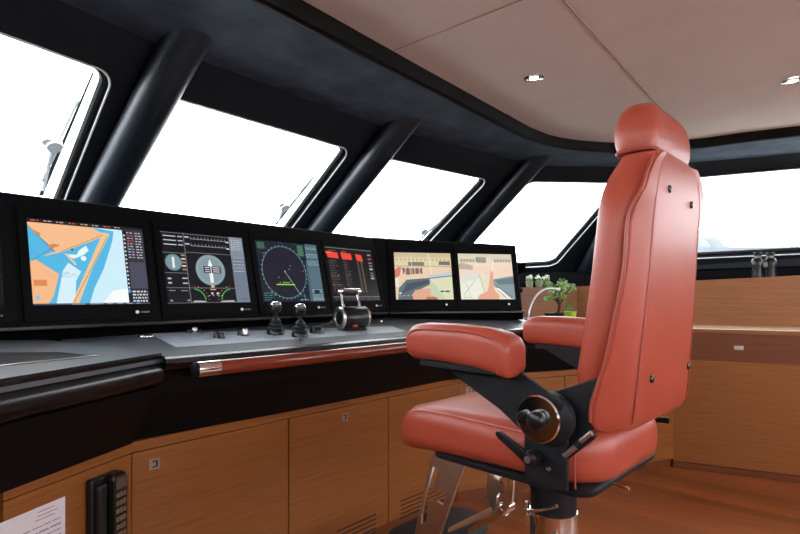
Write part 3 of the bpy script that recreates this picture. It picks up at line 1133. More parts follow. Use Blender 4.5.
def draw_bow_camera(s):
    s.rect(0, 0, 1, 1, (232, 222, 196))
    s.rect(0, .92, 1, 1, (222, 212, 186))
    s.rect(.03, .70, .50, .90, (212, 200, 168)); s.rect(.32, .80, .52, .93, (164, 160, 146))
    for k in range(8):
        s.rect(.05 + .055 * k, .83, .085 + .055 * k, .87, (150, 144, 126))
    s.rect(.62, .84, 1, .92, (214, 206, 184)); s.rect(0, .70, 1, .80, (240, 220, 200))
    for k in range(6):
        s.rect(.66 + .055 * k, .82, .70 + .055 * k, .88, (166, 158, 140))
    s.rect(0, .52, 1, .72, (244, 214, 192))
    s.poly([(0, .66), (.26, .64), (.26, .74), (.06, .80), (0, .76)], (192, 178, 158))
    s.poly([(.62, .44), (1, .52), (1, .0), (.80, .06), (.62, .30)], (140, 156, 162))
    s.poly([(.64, .42), (1, .48), (1, .34), (.72, .32)], (108, 128, 136))
    s.poly([(0, .0), (.02, .36), (.06, .56), (.36, .58), (.40, .42), (.44, .12), (.80, .02), (.80, 0)], (236, 236, 220))
    s.poly([(.03, .36), (.07, .56), (.35, .58), (.38, .46)], (222, 226, 212))
    s.line((.06, .10), (.30, .44), .010, (170, 176, 164)); s.line((.36, .56), (.44, .16), .010, (160, 170, 160)); s.line((.10, .38), (.20, .02), .008, (190, 194, 182))
    s.poly([(.30, .0), (.34, .10), (.50, .18), (.56, .48), (.58, .64), (.63, .64), (.62, .40), (.62, .20), (.70, .10), (.70, 0)], (234, 168, 142))
    s.poly([(.64, .26), (.72, .24), (.92, .02), (.88, 0), (.72, .18)], (240, 242, 236))
    s.line((.66, .30), (.94, .06), .012, (90, 104, 110))
    s.line((.30, .98), (.34, .70), .012, (246, 240, 226)); s.line((.66, .90), (.60, .60), .014, (248, 244, 232)); s.line((.42, .62), (.46, .44), .01, (250, 250, 240)); s.line((.72, .7), (.56, .58), .008, (248, 244, 232))
    s.text(.06, .2, .03, .03, (214, 210, 190), n=3)


def monitor(hs, off, width, label, draw, sw=SW, badge=True, screen_dx=-.003, SH=SH):
    t_, A, ex, lean, nout = hs[:5]
    h = .372
    o = A + ex * (off + width / 2) + lean * (.0135 + h / 2)
    m = frame_matrix(o + nout * .0005, ex, lean)
    t = thing('monitor', label, 'monitor', matrix=m, group='flush monitors in the helm console')
    sy = .1995 + .0742 - .0135 - h / 2 - .0665      # screen centre over the bezel centre
    sy = .0742 + .135 - .0135 - h / 2 - .002
    # bezel as a frame round the screen
    out = [(-width / 2, -h / 2), (width / 2, -h / 2), (width / 2, h / 2), (-width / 2, h / 2)]
    hol = [(screen_dx - sw / 2, sy - SH / 2), (screen_dx + sw / 2, sy - SH / 2), (screen_dx + sw / 2, sy + SH / 2), (screen_dx - sw / 2, sy + SH / 2)]
    bz = link('bezel', plate_with_holes(out, [hol], .010), BEZEL, t)
    bz.location = (0, 0, .004)
    bm = bmesh.new()
    s = Screen(sw, SH)
    draw(s)
    sc = link('screen', s.bm, s.mats, t)
    sc.location = (screen_dx, sy, .004)
    bk = link('back_panel', box((screen_dx, sy, .0), (sw + .006, SH + .006, .006)), BLACK, t)
    # power lamp and name plate at lower right
    bx = screen_dx + sw * .36
    link('power_button', lathe([(.0, .0), (.0062, .0), (.0062, .003), (.0, .0035)], (bx, sy - SH / 2 - .030, .009), (0, 0, 1), 16), WHITE, t, smooth=True)
    if badge:
        bm = bmesh.new()
        for k in range(4):
            add_box(bm, (bx + .016 + .008 * k, sy - SH / 2 - .030, .0092), (.005, .006, .0008))
        link('name_plate', bm, GREY_PLASTIC, t)
    return t


monitor(hs_c, .439, .410, 'large monitor showing an orange and blue nautical chart', draw_chart)
monitor(hs_c, .859, .410, 'dark monitor with round grey compass dials, second from the left', draw_conning)
monitor(hs_c, 1.277, .410, 'monitor with a dark circular radar sweep and grey side column', draw_radar)
monitor(hs_c, 1.693, .398, 'dark monitor with red alarm blocks above columns of text', draw_alarm)
monitor(hs_r, .012, .385, 'monitor showing an orange deck camera view, left of the two camera monitors', draw_aft_camera, sw=.337, badge=False, SH=.276, screen_dx=.006)
monitor(hs_r, .402, .385, 'rightmost monitor showing the white foredeck from a camera', draw_bow_camera, sw=.337, badge=False, SH=.276, screen_dx=-.003)
monitor(hs_c, .012, .412, 'black monitor edge cut by the left side of the picture', lambda s: s.rect(0, 0, 1, 1, (9, 9, 11)))

# ---------------- controls on the worktop
ZW = .9205


def on_top(px, py, z=ZW):
    return at_plane(px, py, TOP_P, TOP_N)


def joystick(p, label):
    t = thing('joystick', label, 'joystick', p, group='joysticks on the helm console')
    link('base', lathe([(.0, 0), (.033, 0), (.033, .014), (.030, .018), (.0, .018)], seg=28), BLK_PLASTIC, t, smooth=True)
    link('bellows', lathe([(.026, .017), (.030, .022), (.030, .028), (.023, .032), (.026, .036), (.026, .042), (.019, .046), (.021, .050), (.021, .055), (.014, .060), (.012, .066), (.0, .066)], seg=28), BELLOWS, t, smooth=True)
    link('stem', lathe([(.009, .062), (.008, .085), (.012, .092), (.0, .093)], seg=18), BLK_PLASTIC, t, smooth=True)
    k = link('knob', lathe([(.0, .086), (.016, .087), (.0235, .096), (.0245, .108), (.0235, .117), (.0, .118)], seg=28), BLK_PLASTIC, t, smooth=True)
    link('knob_cap', lathe([(.0235, .1165), (.0225, .121), (.017, .127), (.008, .1295), (.0, .130)], seg=28), CHROME, k, smooth=True)
    return t


j = joystick(on_top(275.5, 334.5), 'left one of the two black joysticks with a silver cap')
dup(j, 'right one of the two black joysticks with a silver cap', loc=on_top(300, 337))

# throttle: chrome-ringed drum and a bridge handle
pt = on_top(352, 330)
ax = Vector((.975, -.20, 0)).normalized()
tt = thing('throttle_lever', 'black drum throttle with chrome end rings and upright bridge handle', 'throttle', pt, rotz=math.atan2(ax.y, ax.x))
tt.scale = (1.18, 1.18, 1.18)
link('foot', loft([[(x, y, 0) for x, y in rrect(.112, .070, .02)], [(x, y, .012) for x, y in rrect(.104, .060, .02)]]), BLK_PLASTIC, tt, smooth=True)
link('drum', lathe([(.0, -.052), (.040, -.052), (.043, -.046), (.043, .046), (.040, .052), (.0, .052)], (0, 0, .046), (1, 0, 0), 36), BLK_PLASTIC, tt, smooth=True)
for sx in (-1, 1):
    r_ = link('end_ring', lathe([(.028, .0), (.041, .0), (.0425, .006), (.038, .011), (.027, .010), (.024, .002)], (sx * .050, 0, .046), (sx, 0, 0), 36), STEEL, tt, smooth=True)
    link('end_cap', lathe([(.0, .0), (.026, 0), (.024, .006), (.012, .009), (.0, .009)], (sx * .050, 0, .046), (sx, 0, 0), 30), BLK_PLASTIC, r_, smooth=True)
    link('lever_arm', tube(smooth_path([(sx * .036, .0, .082), (sx * .037, .012, .11), (sx * .036, .022, .142)], 5), .0052, 10), CHROME, tt, smooth=True)
g_ = link('grip', tube([(-.052, .024, .146), (.052, .024, .146)], .0105, 16), CHROME, tt, smooth=True)
link('grip_sleeve', tube([(-.030, .021, .142), (.036, .021, .142)], .0098, 14), BLK_PLASTIC, g_, smooth=True)
link('start_lamp', box((-.012, -.040, .018), (.018, .006, .008)), emit(srgb(190, 70, 50), .5), tt)

# small paddle lever left of the throttle
pv = on_top(317, 333)
tv = thing('tiller_lever', 'small black paddle lever lying between the joysticks and the throttle', 'lever', pv)
link('base', lathe([(.0, 0), (.032, 0), (.031, .014), (.026, .026), (.012, .030), (.0, .030)], seg=28), BLK_PLASTIC, tv, smooth=True)
lv = (on_top(334, 326) - pv)
link('lever', tube(smooth_path([(0, 0, .024), (lv.x * .5, lv.y * .5, .026), (lv.x, lv.y, .038)], 5), [.012, .012, .011, .011, .011, .011, .010, .010, .010, .009, .008][:11], 12, flat=.6), BLK_PLASTIC, tv, smooth=True)

# rotary switches and push buttons
def knob(name, px, py, r, h, label, cat='knob', cap=False):
    p = on_top(px, py)
    t = thing(name, label, cat, p, group='small controls on the helm console')
    link('collar', lathe([(.0, 0), (r * 1.25, 0), (r * 1.2, h * .25), (.0, h * .26)], seg=20), BLK_PLASTIC, t, smooth=True)
    link('cap', lathe([(.0, h * .2), (r, h * .2), (r, h * .85), (r * .8, h), (.0, h)], seg=20), STEEL if cap else BLK_PLASTIC, t, smooth=True)
    return t


knob('rotary_switch', 216.5, 338, .010, .022, 'small black rotary switch, left of a touching pair in front of the dials monitor')
knob('rotary_switch', 221.5, 338.5, .010, .020, 'small black rotary switch, right of a touching pair in front of the dials monitor')
knob('rotary_switch', 240.5, 335.5, .010, .021, 'small black rotary switch next to a silver-topped knob, left of the joysticks')
knob('rotary_switch', 245, 336, .011, .028, 'silver-topped knob beside a black rotary switch, left of the joysticks', cap=True)
knob('push_button', 188.5, 333, .010, .012, 'low black button, leftmost of a row of three under the dials monitor', 'button')
knob('push_button', 194.5, 332, .010, .018, 'silver button in the middle of a row of three under the dials monitor', 'button', cap=True)
knob('push_button', 200, 333, .010, .012, 'low black button, rightmost of a row of three under the dials monitor', 'button')
knob('push_button', 381, 322.5, .007, .012, 'tiny silver button on the worktop right of the throttle', 'button', cap=True)
knob('push_button', 293.5, 330, .009, .014, 'tiny black button on the worktop behind the right joystick', 'button')
p = at_plane(146, 337.5, TOP_P, TOP_N)
t = thing('grommet_ring', 'chrome half-dome grommet on the worktop below the chart monitor', 'fitting', p)
link('ring', tube([(.022 * math.cos(a * math.pi / 16), .022 * math.sin(a * math.pi / 16), .004) for a in range(32)], .005, 10, closed=True), CHROME, t, smooth=True)
link('dome', lathe([(.0, .012), (.010, .010), (.016, .004), (.018, 0)], seg=20), BLK_PLASTIC, t, smooth=True)
# engraved rectangle marks on the helm top
cf = link('worktop_sheen', prism([sheen_pts[0], sheen_pts[1], sheen_pts[2], sheen_pts[3]], (0, 0, .0008)), plain('worktop_sheen', (.34, .40, .49), .5, spec=1.0, coat=1.0, var=.12, vscale=25), con)  # pale colour stands in for window glare on the worktop
for u0, v0, u1, v1 in ((119, 337.3, 138, 335.8), (176, 340, 190, 338.5), (205, 339.5, 212, 338.5), (255, 338, 268, 336.8), (226, 335, 233, 334)):
    a, b = on_top(u0, v0) + Vector((0, 0, .0016)), on_top(u1, v1) + Vector((0, 0, .0016))
    d = (b - a)
    s = Vector((-d.y, d.x, 0)).normalized() * .003
    link('engraved_mark', prism([a - s, b - s, b + s, a + s], (0, 0, .0004)), GREY_PLASTIC, con)

# chart lamp gooseneck at the right end
gb_ = at_depth(528.5, 322, 3.0); gb_.z = .949
gp = [gb_, at_depth(529.5, 310, 3.0), at_depth(534, 299, 3.02), at_depth(541, 291.5, 3.04), at_depth(549, 288.5, 3.06), at_depth(556, 289.5, 3.08)]
t = thing('gooseneck_lamp', 'thin pale gooseneck lamp arching beside the rightmost monitor', 'lamp', gb_)
loc = [q - gb_ for q in gp]
link('stem', tube(smooth_path(loc, 6), .0055, 10), STEEL, t, smooth=True)
link('base', lathe([(.0, 0), (.026, 0), (.024, .010), (.0, .012)], seg=20), BLK_PLASTIC, t, smooth=True)
dd = (loc[-1] - loc[-2]).normalized()
link('lamp_head', lathe([(.0, -.004), (.007, -.004), (.009, .018), (.009, .026), (.0, .026)], loc[-1], dd, 16), STEEL, t, smooth=True)

# ---------------- cabinets under the console
CABF = [(.668, 1.5935), (1.29, 1.574), (1.87, 1.545), (2.297, 1.504)]
DG = [(2.297, 1.504), (3.63, .753)]
WG = [(-.45, 1.145), (.322, 1.445), (.668, 1.5935)]
CAB_G = 'teak cabinets along the console'


def latch(parent, p, ex, nout, s=.034, label=None):
    """small square chrome latch plate with a C-shaped pull"""
    m = frame_matrix(p, ex, (0, 0, 1))
    o = link('latch', plate_with_holes([(a * s / 2, b * s / 2) for a, b in ((-1, -1), (1, -1), (1, 1), (-1, 1))],
             [[(x * s, y * s) for x, y in ((-.22, .30), (-.22, .18), (.12, .18), (.12, -.18), (-.22, -.18), (-.22, -.30), (.28, -.30), (.28, .30))]], .004), LATCH, parent)
    o.matrix_local = m
    bk = link('recess', box((0, 0, -.001), (s * .8, s * .8, .002)), BLACK, o)
    return o


def cabinet(A, B, label, z0=.0, z1=Z_CAB, depth=.30, latch_at=None, louvres=None, rail=.03, toe=.055, da=0, db=0):
    """one unit: body, overhanging top rail, door standing a hair proud"""
    A = Vector((A[0], A[1], 0)); B = Vector((B[0], B[1], 0))
    ex = (B - A).normalized()
    L = (B - A).length
    nout = Vector((ex.y, -ex.x, 0))
    t = thing('cabinet', label, 'cabinet', A, rotz=math.atan2(ex.y, ex.x), group=CAB_G)
    # local: x along, y = into the cabinet
    pts = [(.0, .012, z0), (L, .012, z0), (L - db, depth, z0), (da, depth, z0)]
    link('body', prism(pts, (0, 0, z1 - z0)), TEAK, t)
    link('top_rail', box((L / 2, .002, z1 - rail / 2), (L, .020, rail)), TEAK, t)
    dz0, dz1 = z0 + toe, z1 - rail - .004
    dr = link('door', box((L / 2, .0035, (dz0 + dz1) / 2), (L - .005, .017, dz1 - dz0)), TEAK, t)
    if latch_at:
        latch(dr, Vector((latch_at[0], -.006, latch_at[1])), (1, 0, 0), (0, -1, 0))
    if louvres:
        x0, x1, zz, n = louvres
        bm = bmesh.new()
        for k in range(n):
            add_box(bm, ((x0 + x1) / 2, -.0048, zz - .020 * k), (x1 - x0, .003, .0055))
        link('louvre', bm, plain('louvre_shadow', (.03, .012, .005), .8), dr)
    link('plinth', box((L / 2, .02, z0 + toe / 2), (L - .002, .02, toe - .004)), TEAK_DRAWER, t)
    return t


def on_line(A, B, px):
    """where the sight line of column px crosses the plan line A-B"""
    k = (px - 400) / F_PX
    d = (SN * k + CS, -CS * k + SN)
    return isect2((0, 0), d, A, (B[0] - A[0], B[1] - A[1]))


def split_at(px):
    for a, b in zip(CABF, CABF[1:]):
        q = on_line(a, b, px)
        if min(a[0], b[0]) - 1e-6 <= q[0] <= max(a[0], b[0]) + 1e-6:
            return q
    return q


c288, c387 = split_at(288), split_at(387.5)


def local_at(A, B, px, py):
    q = on_line(A, B, px)
    Y = CS * q[0] + SN * q[1]
    return (math.hypot(q[0] - A[0], q[1] - A[1]), CH - (py - HZ) / F_PX * Y)


P0 = CABF[0]
cabinet(P0, c288, 'wide teak cabinet door right of the handset, square latch at its top left', latch_at=local_at(P0, c288, 153.5, 463.5))
l1 = local_at(c288, c387, 336, 534); l2 = local_at(c288, c387, 375, 514)
cabinet(c288, c387, 'teak cabinet door in the middle with louvre slots at its lower right', latch_at=local_at(c288, c387, 343.5, 417), louvres=(l1[0], l2[0], l2[1], 5))
l1 = local_at(c387, CABF[3], 400, 502); l2 = local_at(c387, CABF[3], 447, 480)
cabinet(c387, CABF[3], 'teak cabinet with louvre slots behind the front of the chair seat', latch_at=local_at(c387, CABF[3], 452, 391), louvres=(l1[0], l2[0], l2[1] - .01, 5), depth=.28, db=.09)
cabinet(WG[1], WG[2], 'teak cabinet below the left desk carrying the handset and notice', depth=.26, db=.06, da=.0)
d648 = on_line(DG[0], DG[1], 647.6)
dm = lerp(DG[0], d648, .52)
cabinet(DG[0], dm, 'slanted teak cabinet seen under the near armrest, latch near its left edge', latch_at=local_at(DG[0], dm, 468.5, 390), depth=.28, da=.10)
cabinet(dm, d648, 'slanted teak cabinet behind the chair pedestal', depth=.30)
cabinet(d648, DG[1], 'narrow teak cabinet panel behind the rear edge of the chair back', depth=.16, db=.05)

# slanted counter bay right of the console, side counter along the starboard side
sd = Vector((.25, -.968, 0)).normalized()
sc = thing('side_counter', 'long teak side counter under the right window with a drawer band', 'counter', (3.63, .753, 0), rotz=math.atan2(sd.y, sd.x))
L = 3.4
link('body', prism([(.002, .012, 0), (L, .012, 0), (L, .40, 0), (.12, .40, 0)], (0, 0, .87)), TEAK, sc)
link('lower_panel', box((L / 2, .004, .362), (L, .016, .636)), TEAK, sc)
link('plinth', box((L / 2, -.001, .020), (L, .012, .036)), TEAK_DRAWER, sc)
dr = link('drawer', box((L / 2, .016, .772), (L - .01, .012, .168)), TEAK_DRAWER, sc)
dl = at_plane(739, 348, (3.63, .753, 0), (.968, .25, 0))
ld = (dl - Vector((3.63, .753, 0)))
bm = bmesh.new()
link('latch', box((ld.dot(sd), .008, dl.z), (.05, .006, .026)), STEEL, dr, bevel=.003)
link('countertop', prism([(-.0, -.004, .862), (L, -.004, .862), (L, .412, .862), (.06, .412, .862)], (0, 0, .020)), TEAK, sc)
link('pale_top', prism([(-.0, -.005, .882), (L, -.005, .882), (L, .41, .882), (.06, .41, .882)], (0, 0, .004)), PALE_WOOD, sc)  # thin pale layer over the whole countertop

# riser: panel standing behind the counter, bent at the corner
rs = thing('counter_riser', 'horizontal grained teak panel rising behind the counters under the windows', 'panel', (0, 0, 0))
R0, R1 = (3.15, 1.865), (3.871, 1.461)
R2 = (3.871 + .25 * 3.3, 1.461 - .968 * 3.3)
rz = lambda b: 1.157 + (1.461 - b) * .048
nn = Vector((.49, .87, 0)) * .03
link('panel', prism([(R0[0], R0[1], .80), (R1[0], R1[1], .80), (R1[0], R1[1], rz(R1[1])), (R0[0], R0[1], 1.141)], nn), TEAK, rs)
nn = Vector((.968, .25, 0)) * .03
link('panel', prism([(R1[0], R1[1], .80), (R2[0], R2[1], .80), (R2[0], R2[1], rz(R2[1])), (R1[0], R1[1], rz(R1[1]))], nn), TEAK, rs)
# matching counter along the port side, behind the viewer's left shoulder
pc_ = thing('side_counter', 'teak side counter along the port side behind the viewer', 'counter', (-.62, -.30, 0), rotz=math.atan2(-.968, -.10))
link('body', prism([(0, .012, 0), (2.2, .012, 0), (2.2, -.40, 0), (0, -.40, 0)], (0, 0, .87)), TEAK, pc_)
link('lower_panel', box((1.1, .02, .362), (2.2, .016, .636)), TEAK, pc_)
link('drawer', box((1.1, .014, .772), (2.19, .012, .168)), TEAK_DRAWER, pc_)
link('countertop', box((1.1, -.19, .876), (2.2, .43, .024)), TEAK_TOP, pc_)
lk = thing('backdrop', 'unseen teak locker at the port end of the left desk, outside the picture', 'backdrop', (0, 0, 0))
link('body', prism([(-.10, 1.07, 0), (-.75, .50, 0), (-.95, .80, 0), (-.25, 1.40, 0)], (0, 0, 1.22)), TEAK, lk)  # unseen teak block, added so the chair's chrome disc mirrors wood
link('door', prism([(-.115, 1.045, .08), (-.72, .515, .08), (-.713, .507, .08), (-.108, 1.037, .08)], (0, 0, 1.1)), TEAK, lk)
# low black counter in the corner, under the plants
cc = thing('corner_counter', 'black corner counter right of the helm console under the small plants', 'counter', (0, 0, 0))
link('worktop', prism([(p[0], p[1], .872) for p in ((2.90, 1.44), (3.51, 1.03), (3.64, .765), (3.70, .765), (4.03, .80), (3.865, 1.45), (3.15, 1.86), (2.85, 1.50))], (0, 0, .018)), BLACK_TOP, cc)

# ---------------- handset in its cradle, notice
wd = Vector((WG[2][0] - WG[1][0], WG[2][1] - WG[1][1], 0)).normalized()
wn = Vector((wd.y, -wd.x, 0))
pA = at_plane(81, 480, (WG[1][0], WG[1][1], 0), wn)
hx, hz = at_plane(100, 497, (WG[1][0], WG[1][1], 0), wn), 0
t = thing('wall_handset', 'black cordless telephone handset in a wall cradle below the left desk', 'telephone', matrix=frame_matrix(hx + wn * .006, wd, (0, 0, 1)))
hgt = .205
link('cradle', box((-.004, -.035, .010), (.098, .20, .022)), BLK_PLASTIC, t, bevel=.006)
link('holster', box((-.030, -.045, .026), (.030, .19, .026)), BLK_PLASTIC, t, bevel=.007)
hs = link('handset', loft([[(x + .018, y * 1.0 - .045, z) for x, y in rrect(w, h, .016)] for w, h, z in ((.046, .215, .020), (.052, .225, .026), (.052, .225, .042), (.046, .215, .048))]), BLK_PLASTIC, t, smooth=True)
link('display', box((.018, .040, .0482), (.034, .032, .002)), plain('lcd', (.10, .07, .05), .2), hs)
bm = bmesh.new()
for r_ in range(6):
    for c_ in range(3):
        add_box(bm, (.006 + .012 * c_, .008 - .022 * r_, .0492), (.009, .013, .003))
link('keypad', bm, plain('phone_keys', (.17, .10, .055), .5), hs)

pn = [at_plane(x, y, (WG[1][0], WG[1][1], 0), wn) for x, y in ((63, 496), (-24, 528), (-24, 640), (63, 590))]
cx = at_plane(20, 560, (WG[1][0], WG[1][1], 0), wn)
w_ = (pn[0] - pn[1]).length
nt_c = at_plane(63, 496, (WG[1][0], WG[1][1], 0), wn)
t = thing('paper_notice', 'white printed paper notice stuck on the teak left of the handset', 'notice', matrix=frame_matrix(nt_c + wn * .0065, wd, (0, 0, 1)))
link('sheet', box((-.105, -.148, 0), (.21, .296, .0012)), PAPER, t)
bm = bmesh.new()
bi = bmesh.new()
row = [(-.075, -.045, .7), (-.075, -.032, .5)]
for (x0, x1, y) in ((-.072, -.030, -.012), (-.074, -.022, -.022), (-.080, -.03, -.031)):
    add_box(bm, ((x0 + x1) / 2, y, .0009), (x1 - x0, .0018, .0004))
link('heading_lines', bm, INK_RED, t)
for k in range(17):
    y = -.048 - .0135 * k
    x = -.195
    while x < -.012:
        w = random.uniform(.012, .034)
        add_box(bi, (min(x + w / 2, -.012 - w / 2), y, .0009), (w, .0024 if k % 4 == 1 else .0016, .0004))
        x += w + .004
    if k % 5 == 2:
        pass
link('text_lines', bi, INK, t)

# ================================================================== CHAIR
CO = Vector((1.41, .60, 0))
CY = R(-4.8)
chair = thing('helm_chair', 'red leather helm chair with armrests and headrest on a pedestal', 'chair', CO, rotz=CY)
_rx = Vector((math.cos(CY), math.sin(CY), 0))
_fy = Vector((-math.sin(CY), math.cos(CY), 0))


def on_chair(px, py, xl):
    """measured pixel in the chair's fore-and-aft plane x = xl -> local (y, z)"""
    q = at_plane(px, py, CO + _rx * xl, _rx)
    return ((q - CO).dot(_fy), q.z)


def sect_x(y, z, w, h, r, n=6):
    """cross-section across the chair at a given y"""
    return [(a, y, z + b) for a, b in rrect(w, h, r, n)]


# seat cushion ---------------------------------------------------
ss = []
for y, zt, zb_, w, r, cr in ((.396, .695, .652, .36, .018, .0), (.390, .718, .640, .43, .034, .0), (.374, .742, .634, .475, .044, .0), (.342, .762, .634, .496, .048, .002), (.29, .770, .640, .504, .048, .004),
                       (.18, .774, .646, .504, .048, .006), (.05, .772, .650, .504, .048, .012), (-.06, .769, .652, .502, .048, .022), (-.13, .767, .652, .490, .047, .028), (-.175, .768, .653, .45, .048, .026),
                       (-.207, .768, .656, .39, .046, .020), (-.226, .757, .664, .325, .038, .010), (-.236, .738, .682, .26, .024, .0)):
    sec = []
    for a_, b_ in rrect(w, zt - zb_, r, 8):
        c_ = cr * max(0, 1 - (2 * a_ / w) ** 2) if b_ > 0 else 0
        sec.append((a_, y, (zt + zb_) / 2 + b_ + c_))
    ss.append(sec)
seat = link('seat_cushion', loft(ss), LEATHER, chair, smooth=True)
for sx in (-1, 1):
    link('stitching', tube(smooth_path([(sx * xx, y, z) for xx, y, z in ((.226, .355, .744), (.2375, .30, .760), (.239, .20, .7645), (.239, .05, .7625), (.238, -.10, .759), (.231, -.16, .7575))], 5), .0022, 6), STITCH, seat, smooth=True)
    link('end_seam', tube(smooth_path([(sx * (xx + .0015), yy, z) for xx, yy, z in ((.232, -.178, .655), (.2365, -.178, .690), (.2365, -.178, .730), (.224, -.178, .760), (.18, -.178, .773), (.10, -.178, .788))], 4), .0025, 6), LEATHER_D, seat, smooth=True)
# black tray under the seat
tray = link('seat_tray', loft([[(x, y + .03, z) for x, y in rrect(w, l, .05)] for w, l, z in ((.42, .44, .626), (.47, .475, .634), (.474, .48, .646), (.46, .47, .652))]), BLK_METAL, chair, smooth=True)

# backrest -------------------------------------------------------
def bsec(z, yf, yb, w, r):
    return [(a, (yf + yb) / 2 + b, z) for a, b in rrect(w, yf - yb, r, 7)]


def rpoly(cs, rs, n=6):
    """polygon with rounded corners (counter-clockwise)"""
    out = []
    m = len(cs)
    for i in range(m):
        p = Vector(cs[i]); a = (Vector(cs[i - 1]) - p); b = (Vector(cs[(i + 1) % m]) - p)
        r = min(rs[i], a.length * .45, b.length * .45)
        a.normalize(); b.normalize()
        p0, p2 = p + a * r, p + b * r
        for k in range(n + 1):
            t = k / n
            out.append(p0 * (1 - t) ** 2 + p * 2 * t * (1 - t) + p2 * t * t)
    return out


cush = []
for z, yf, yb, w, r in ((.800, -.178, -.222, .36, .02), (.812, -.168, -.226, .42, .03), (.84, -.163, -.230, .450, .034), (.92, -.168, -.238, .462, .036), (1.02, -.186, -.272, .468, .036),
                        (1.15, -.204, -.294, .472, .038), (1.25, -.213, -.302, .468, .041), (1.30, -.216, -.314, .458, .043), (1.335, -.219, -.323, .432, .045), (1.365, -.224, -.326, .398, .046), (1.395, -.232, -.326, .348, .044),
                        (1.415, -.244, -.325, .326, .034), (1.425, -.256, -.322, .26, .025), (1.430, -.268, -.316, .20, .018)):
    cush.append(bsec(z, yf, yb, w, r))
back = link('backrest_cushion', loft(cush), LEATHER, chair, smooth=True)
# rear shell: deep at the foot, narrowing upward, flanks slanting in to the flat rear face
SHELL = ((.792, -.228, -.268, .42, .34), (.797, -.217, -.282, .466, .375), (.815, -.213, -.291, .484, .388), (.86, -.217, -.297, .488, .388), (.95, -.246, -.304, .488, .378), (1.05, -.267, -.312, .486, .364),
         (1.15, -.285, -.319, .482, .352), (1.25, -.291, -.325, .476, .346), (1.29, -.301, -.328, .468, .342), (1.325, -.3155, -.3305, .442, .334), (1.36, -.3195, -.332, .412, .314),
         (1.39, -.321, -.333, .362, .278), (1.408, -.322, -.332, .31, .235), (1.418, -.324, -.331, .26, .19))
shell = []
for z, yf, yb, w, w2 in SHELL:
    shell.append([(p[0], p[1], z) for p in rpoly([(-w2 / 2, yb), (w2 / 2, yb), (w / 2, yf - .012), (w / 2 - .004, yf), (-w / 2 + .004, yf), (-w / 2, yf - .012)], [.022, .022, .01, .006, .006, .01], 5)])
bshell = link('backrest_shell', loft(shell), LEATHER, chair, smooth=True)
for sx in (-1, 1):
    edge = [(sx * w / 2, yf - .004, z) for z, yf, yb, w, w2 in SHELL[2:-1]]
    link('piping', tube(smooth_path(edge, 4), .0042, 8), LEATHER_D, bshell, smooth=True)
    link('seam', tube(smooth_path([(sx * (w2 / 2 - .004), yb + .0015, z) for z, yf, yb, w, w2 in SHELL[2:-2]], 4), .0022, 6), LEATHER_D, bshell, smooth=True)
# dark recessed fixings on the rear face
for px, py in ((669, 189), (691, 205), (652, 379), (688.5, 366)):
    q = at_plane(px, py, CO + _fy * (-.330 if py < 300 else -.302), _fy)
    q = Vector(((q - CO).dot(_rx), -.330 if py < 300 else -.301, q.z))
    f_ = link('fixing', lathe([(.0, -.004), (.009, -.004), (.0095, .002), (.007, .0045), (.0, .005)], q, (0, -1, 0), 16), BLK_PLASTIC, bshell, smooth=True)

# headrest ---------------------------------------------------------
hd_ = []
for z, yf, yb, w, r in ((1.424, -.244, -.300, .250, .012), (1.428, -.230, -.312, .286, .028), (1.45, -.222, -.320, .302, .040), (1.475, -.218, -.322, .302, .046), (1.50, -.221, -.319, .296, .046),
                        (1.522, -.228, -.313, .278, .040), (1.539, -.240, -.303, .240, .030), (1.546, -.255, -.289, .17, .016)):
    hd_.append([(a_, b_, c_) for a_, b_, c_ in bsec(z, yf, yb, w, r)])
head = link('headrest', loft(hd_), LEATHER, chair, smooth=True)
link('piping', tube([(x, -.271 + y, 1.4295) for x, y in rrect(.290, .086, .030, 6)], .0045, 8, closed=True), LEATHER_D, head, smooth=True)
link('headrest_post', tube([(0, -.285, 1.40), (0, -.285, 1.44)], .012, 12), BLK_METAL, chair, smooth=True)

# arm frames, armrests -----------------------------------------------
def poly_plate(pxpts, xl, thick, mirror=False):
    pts = [on_chair(x, y, xl) for x, y in pxpts]
    bm = bmesh.new()
    x0 = -xl if mirror else xl
    add_prism(bm, [(x0, y, z) for y, z in pts], ((-thick if mirror else thick), 0, 0))
    return bm


ARM = [(436, 362), (470, 365), (518, 371), (553, 396), (566, 404), (552, 440), (526, 436), (500, 410)]
LEG = [(524, 404), (545, 396), (560, 402), (567, 418), (567, 492), (548, 489), (524, 478)]
BRK = [(545, 394), (575, 385), (600, 377), (597, 420), (590, 432), (568, 456), (560, 430)]


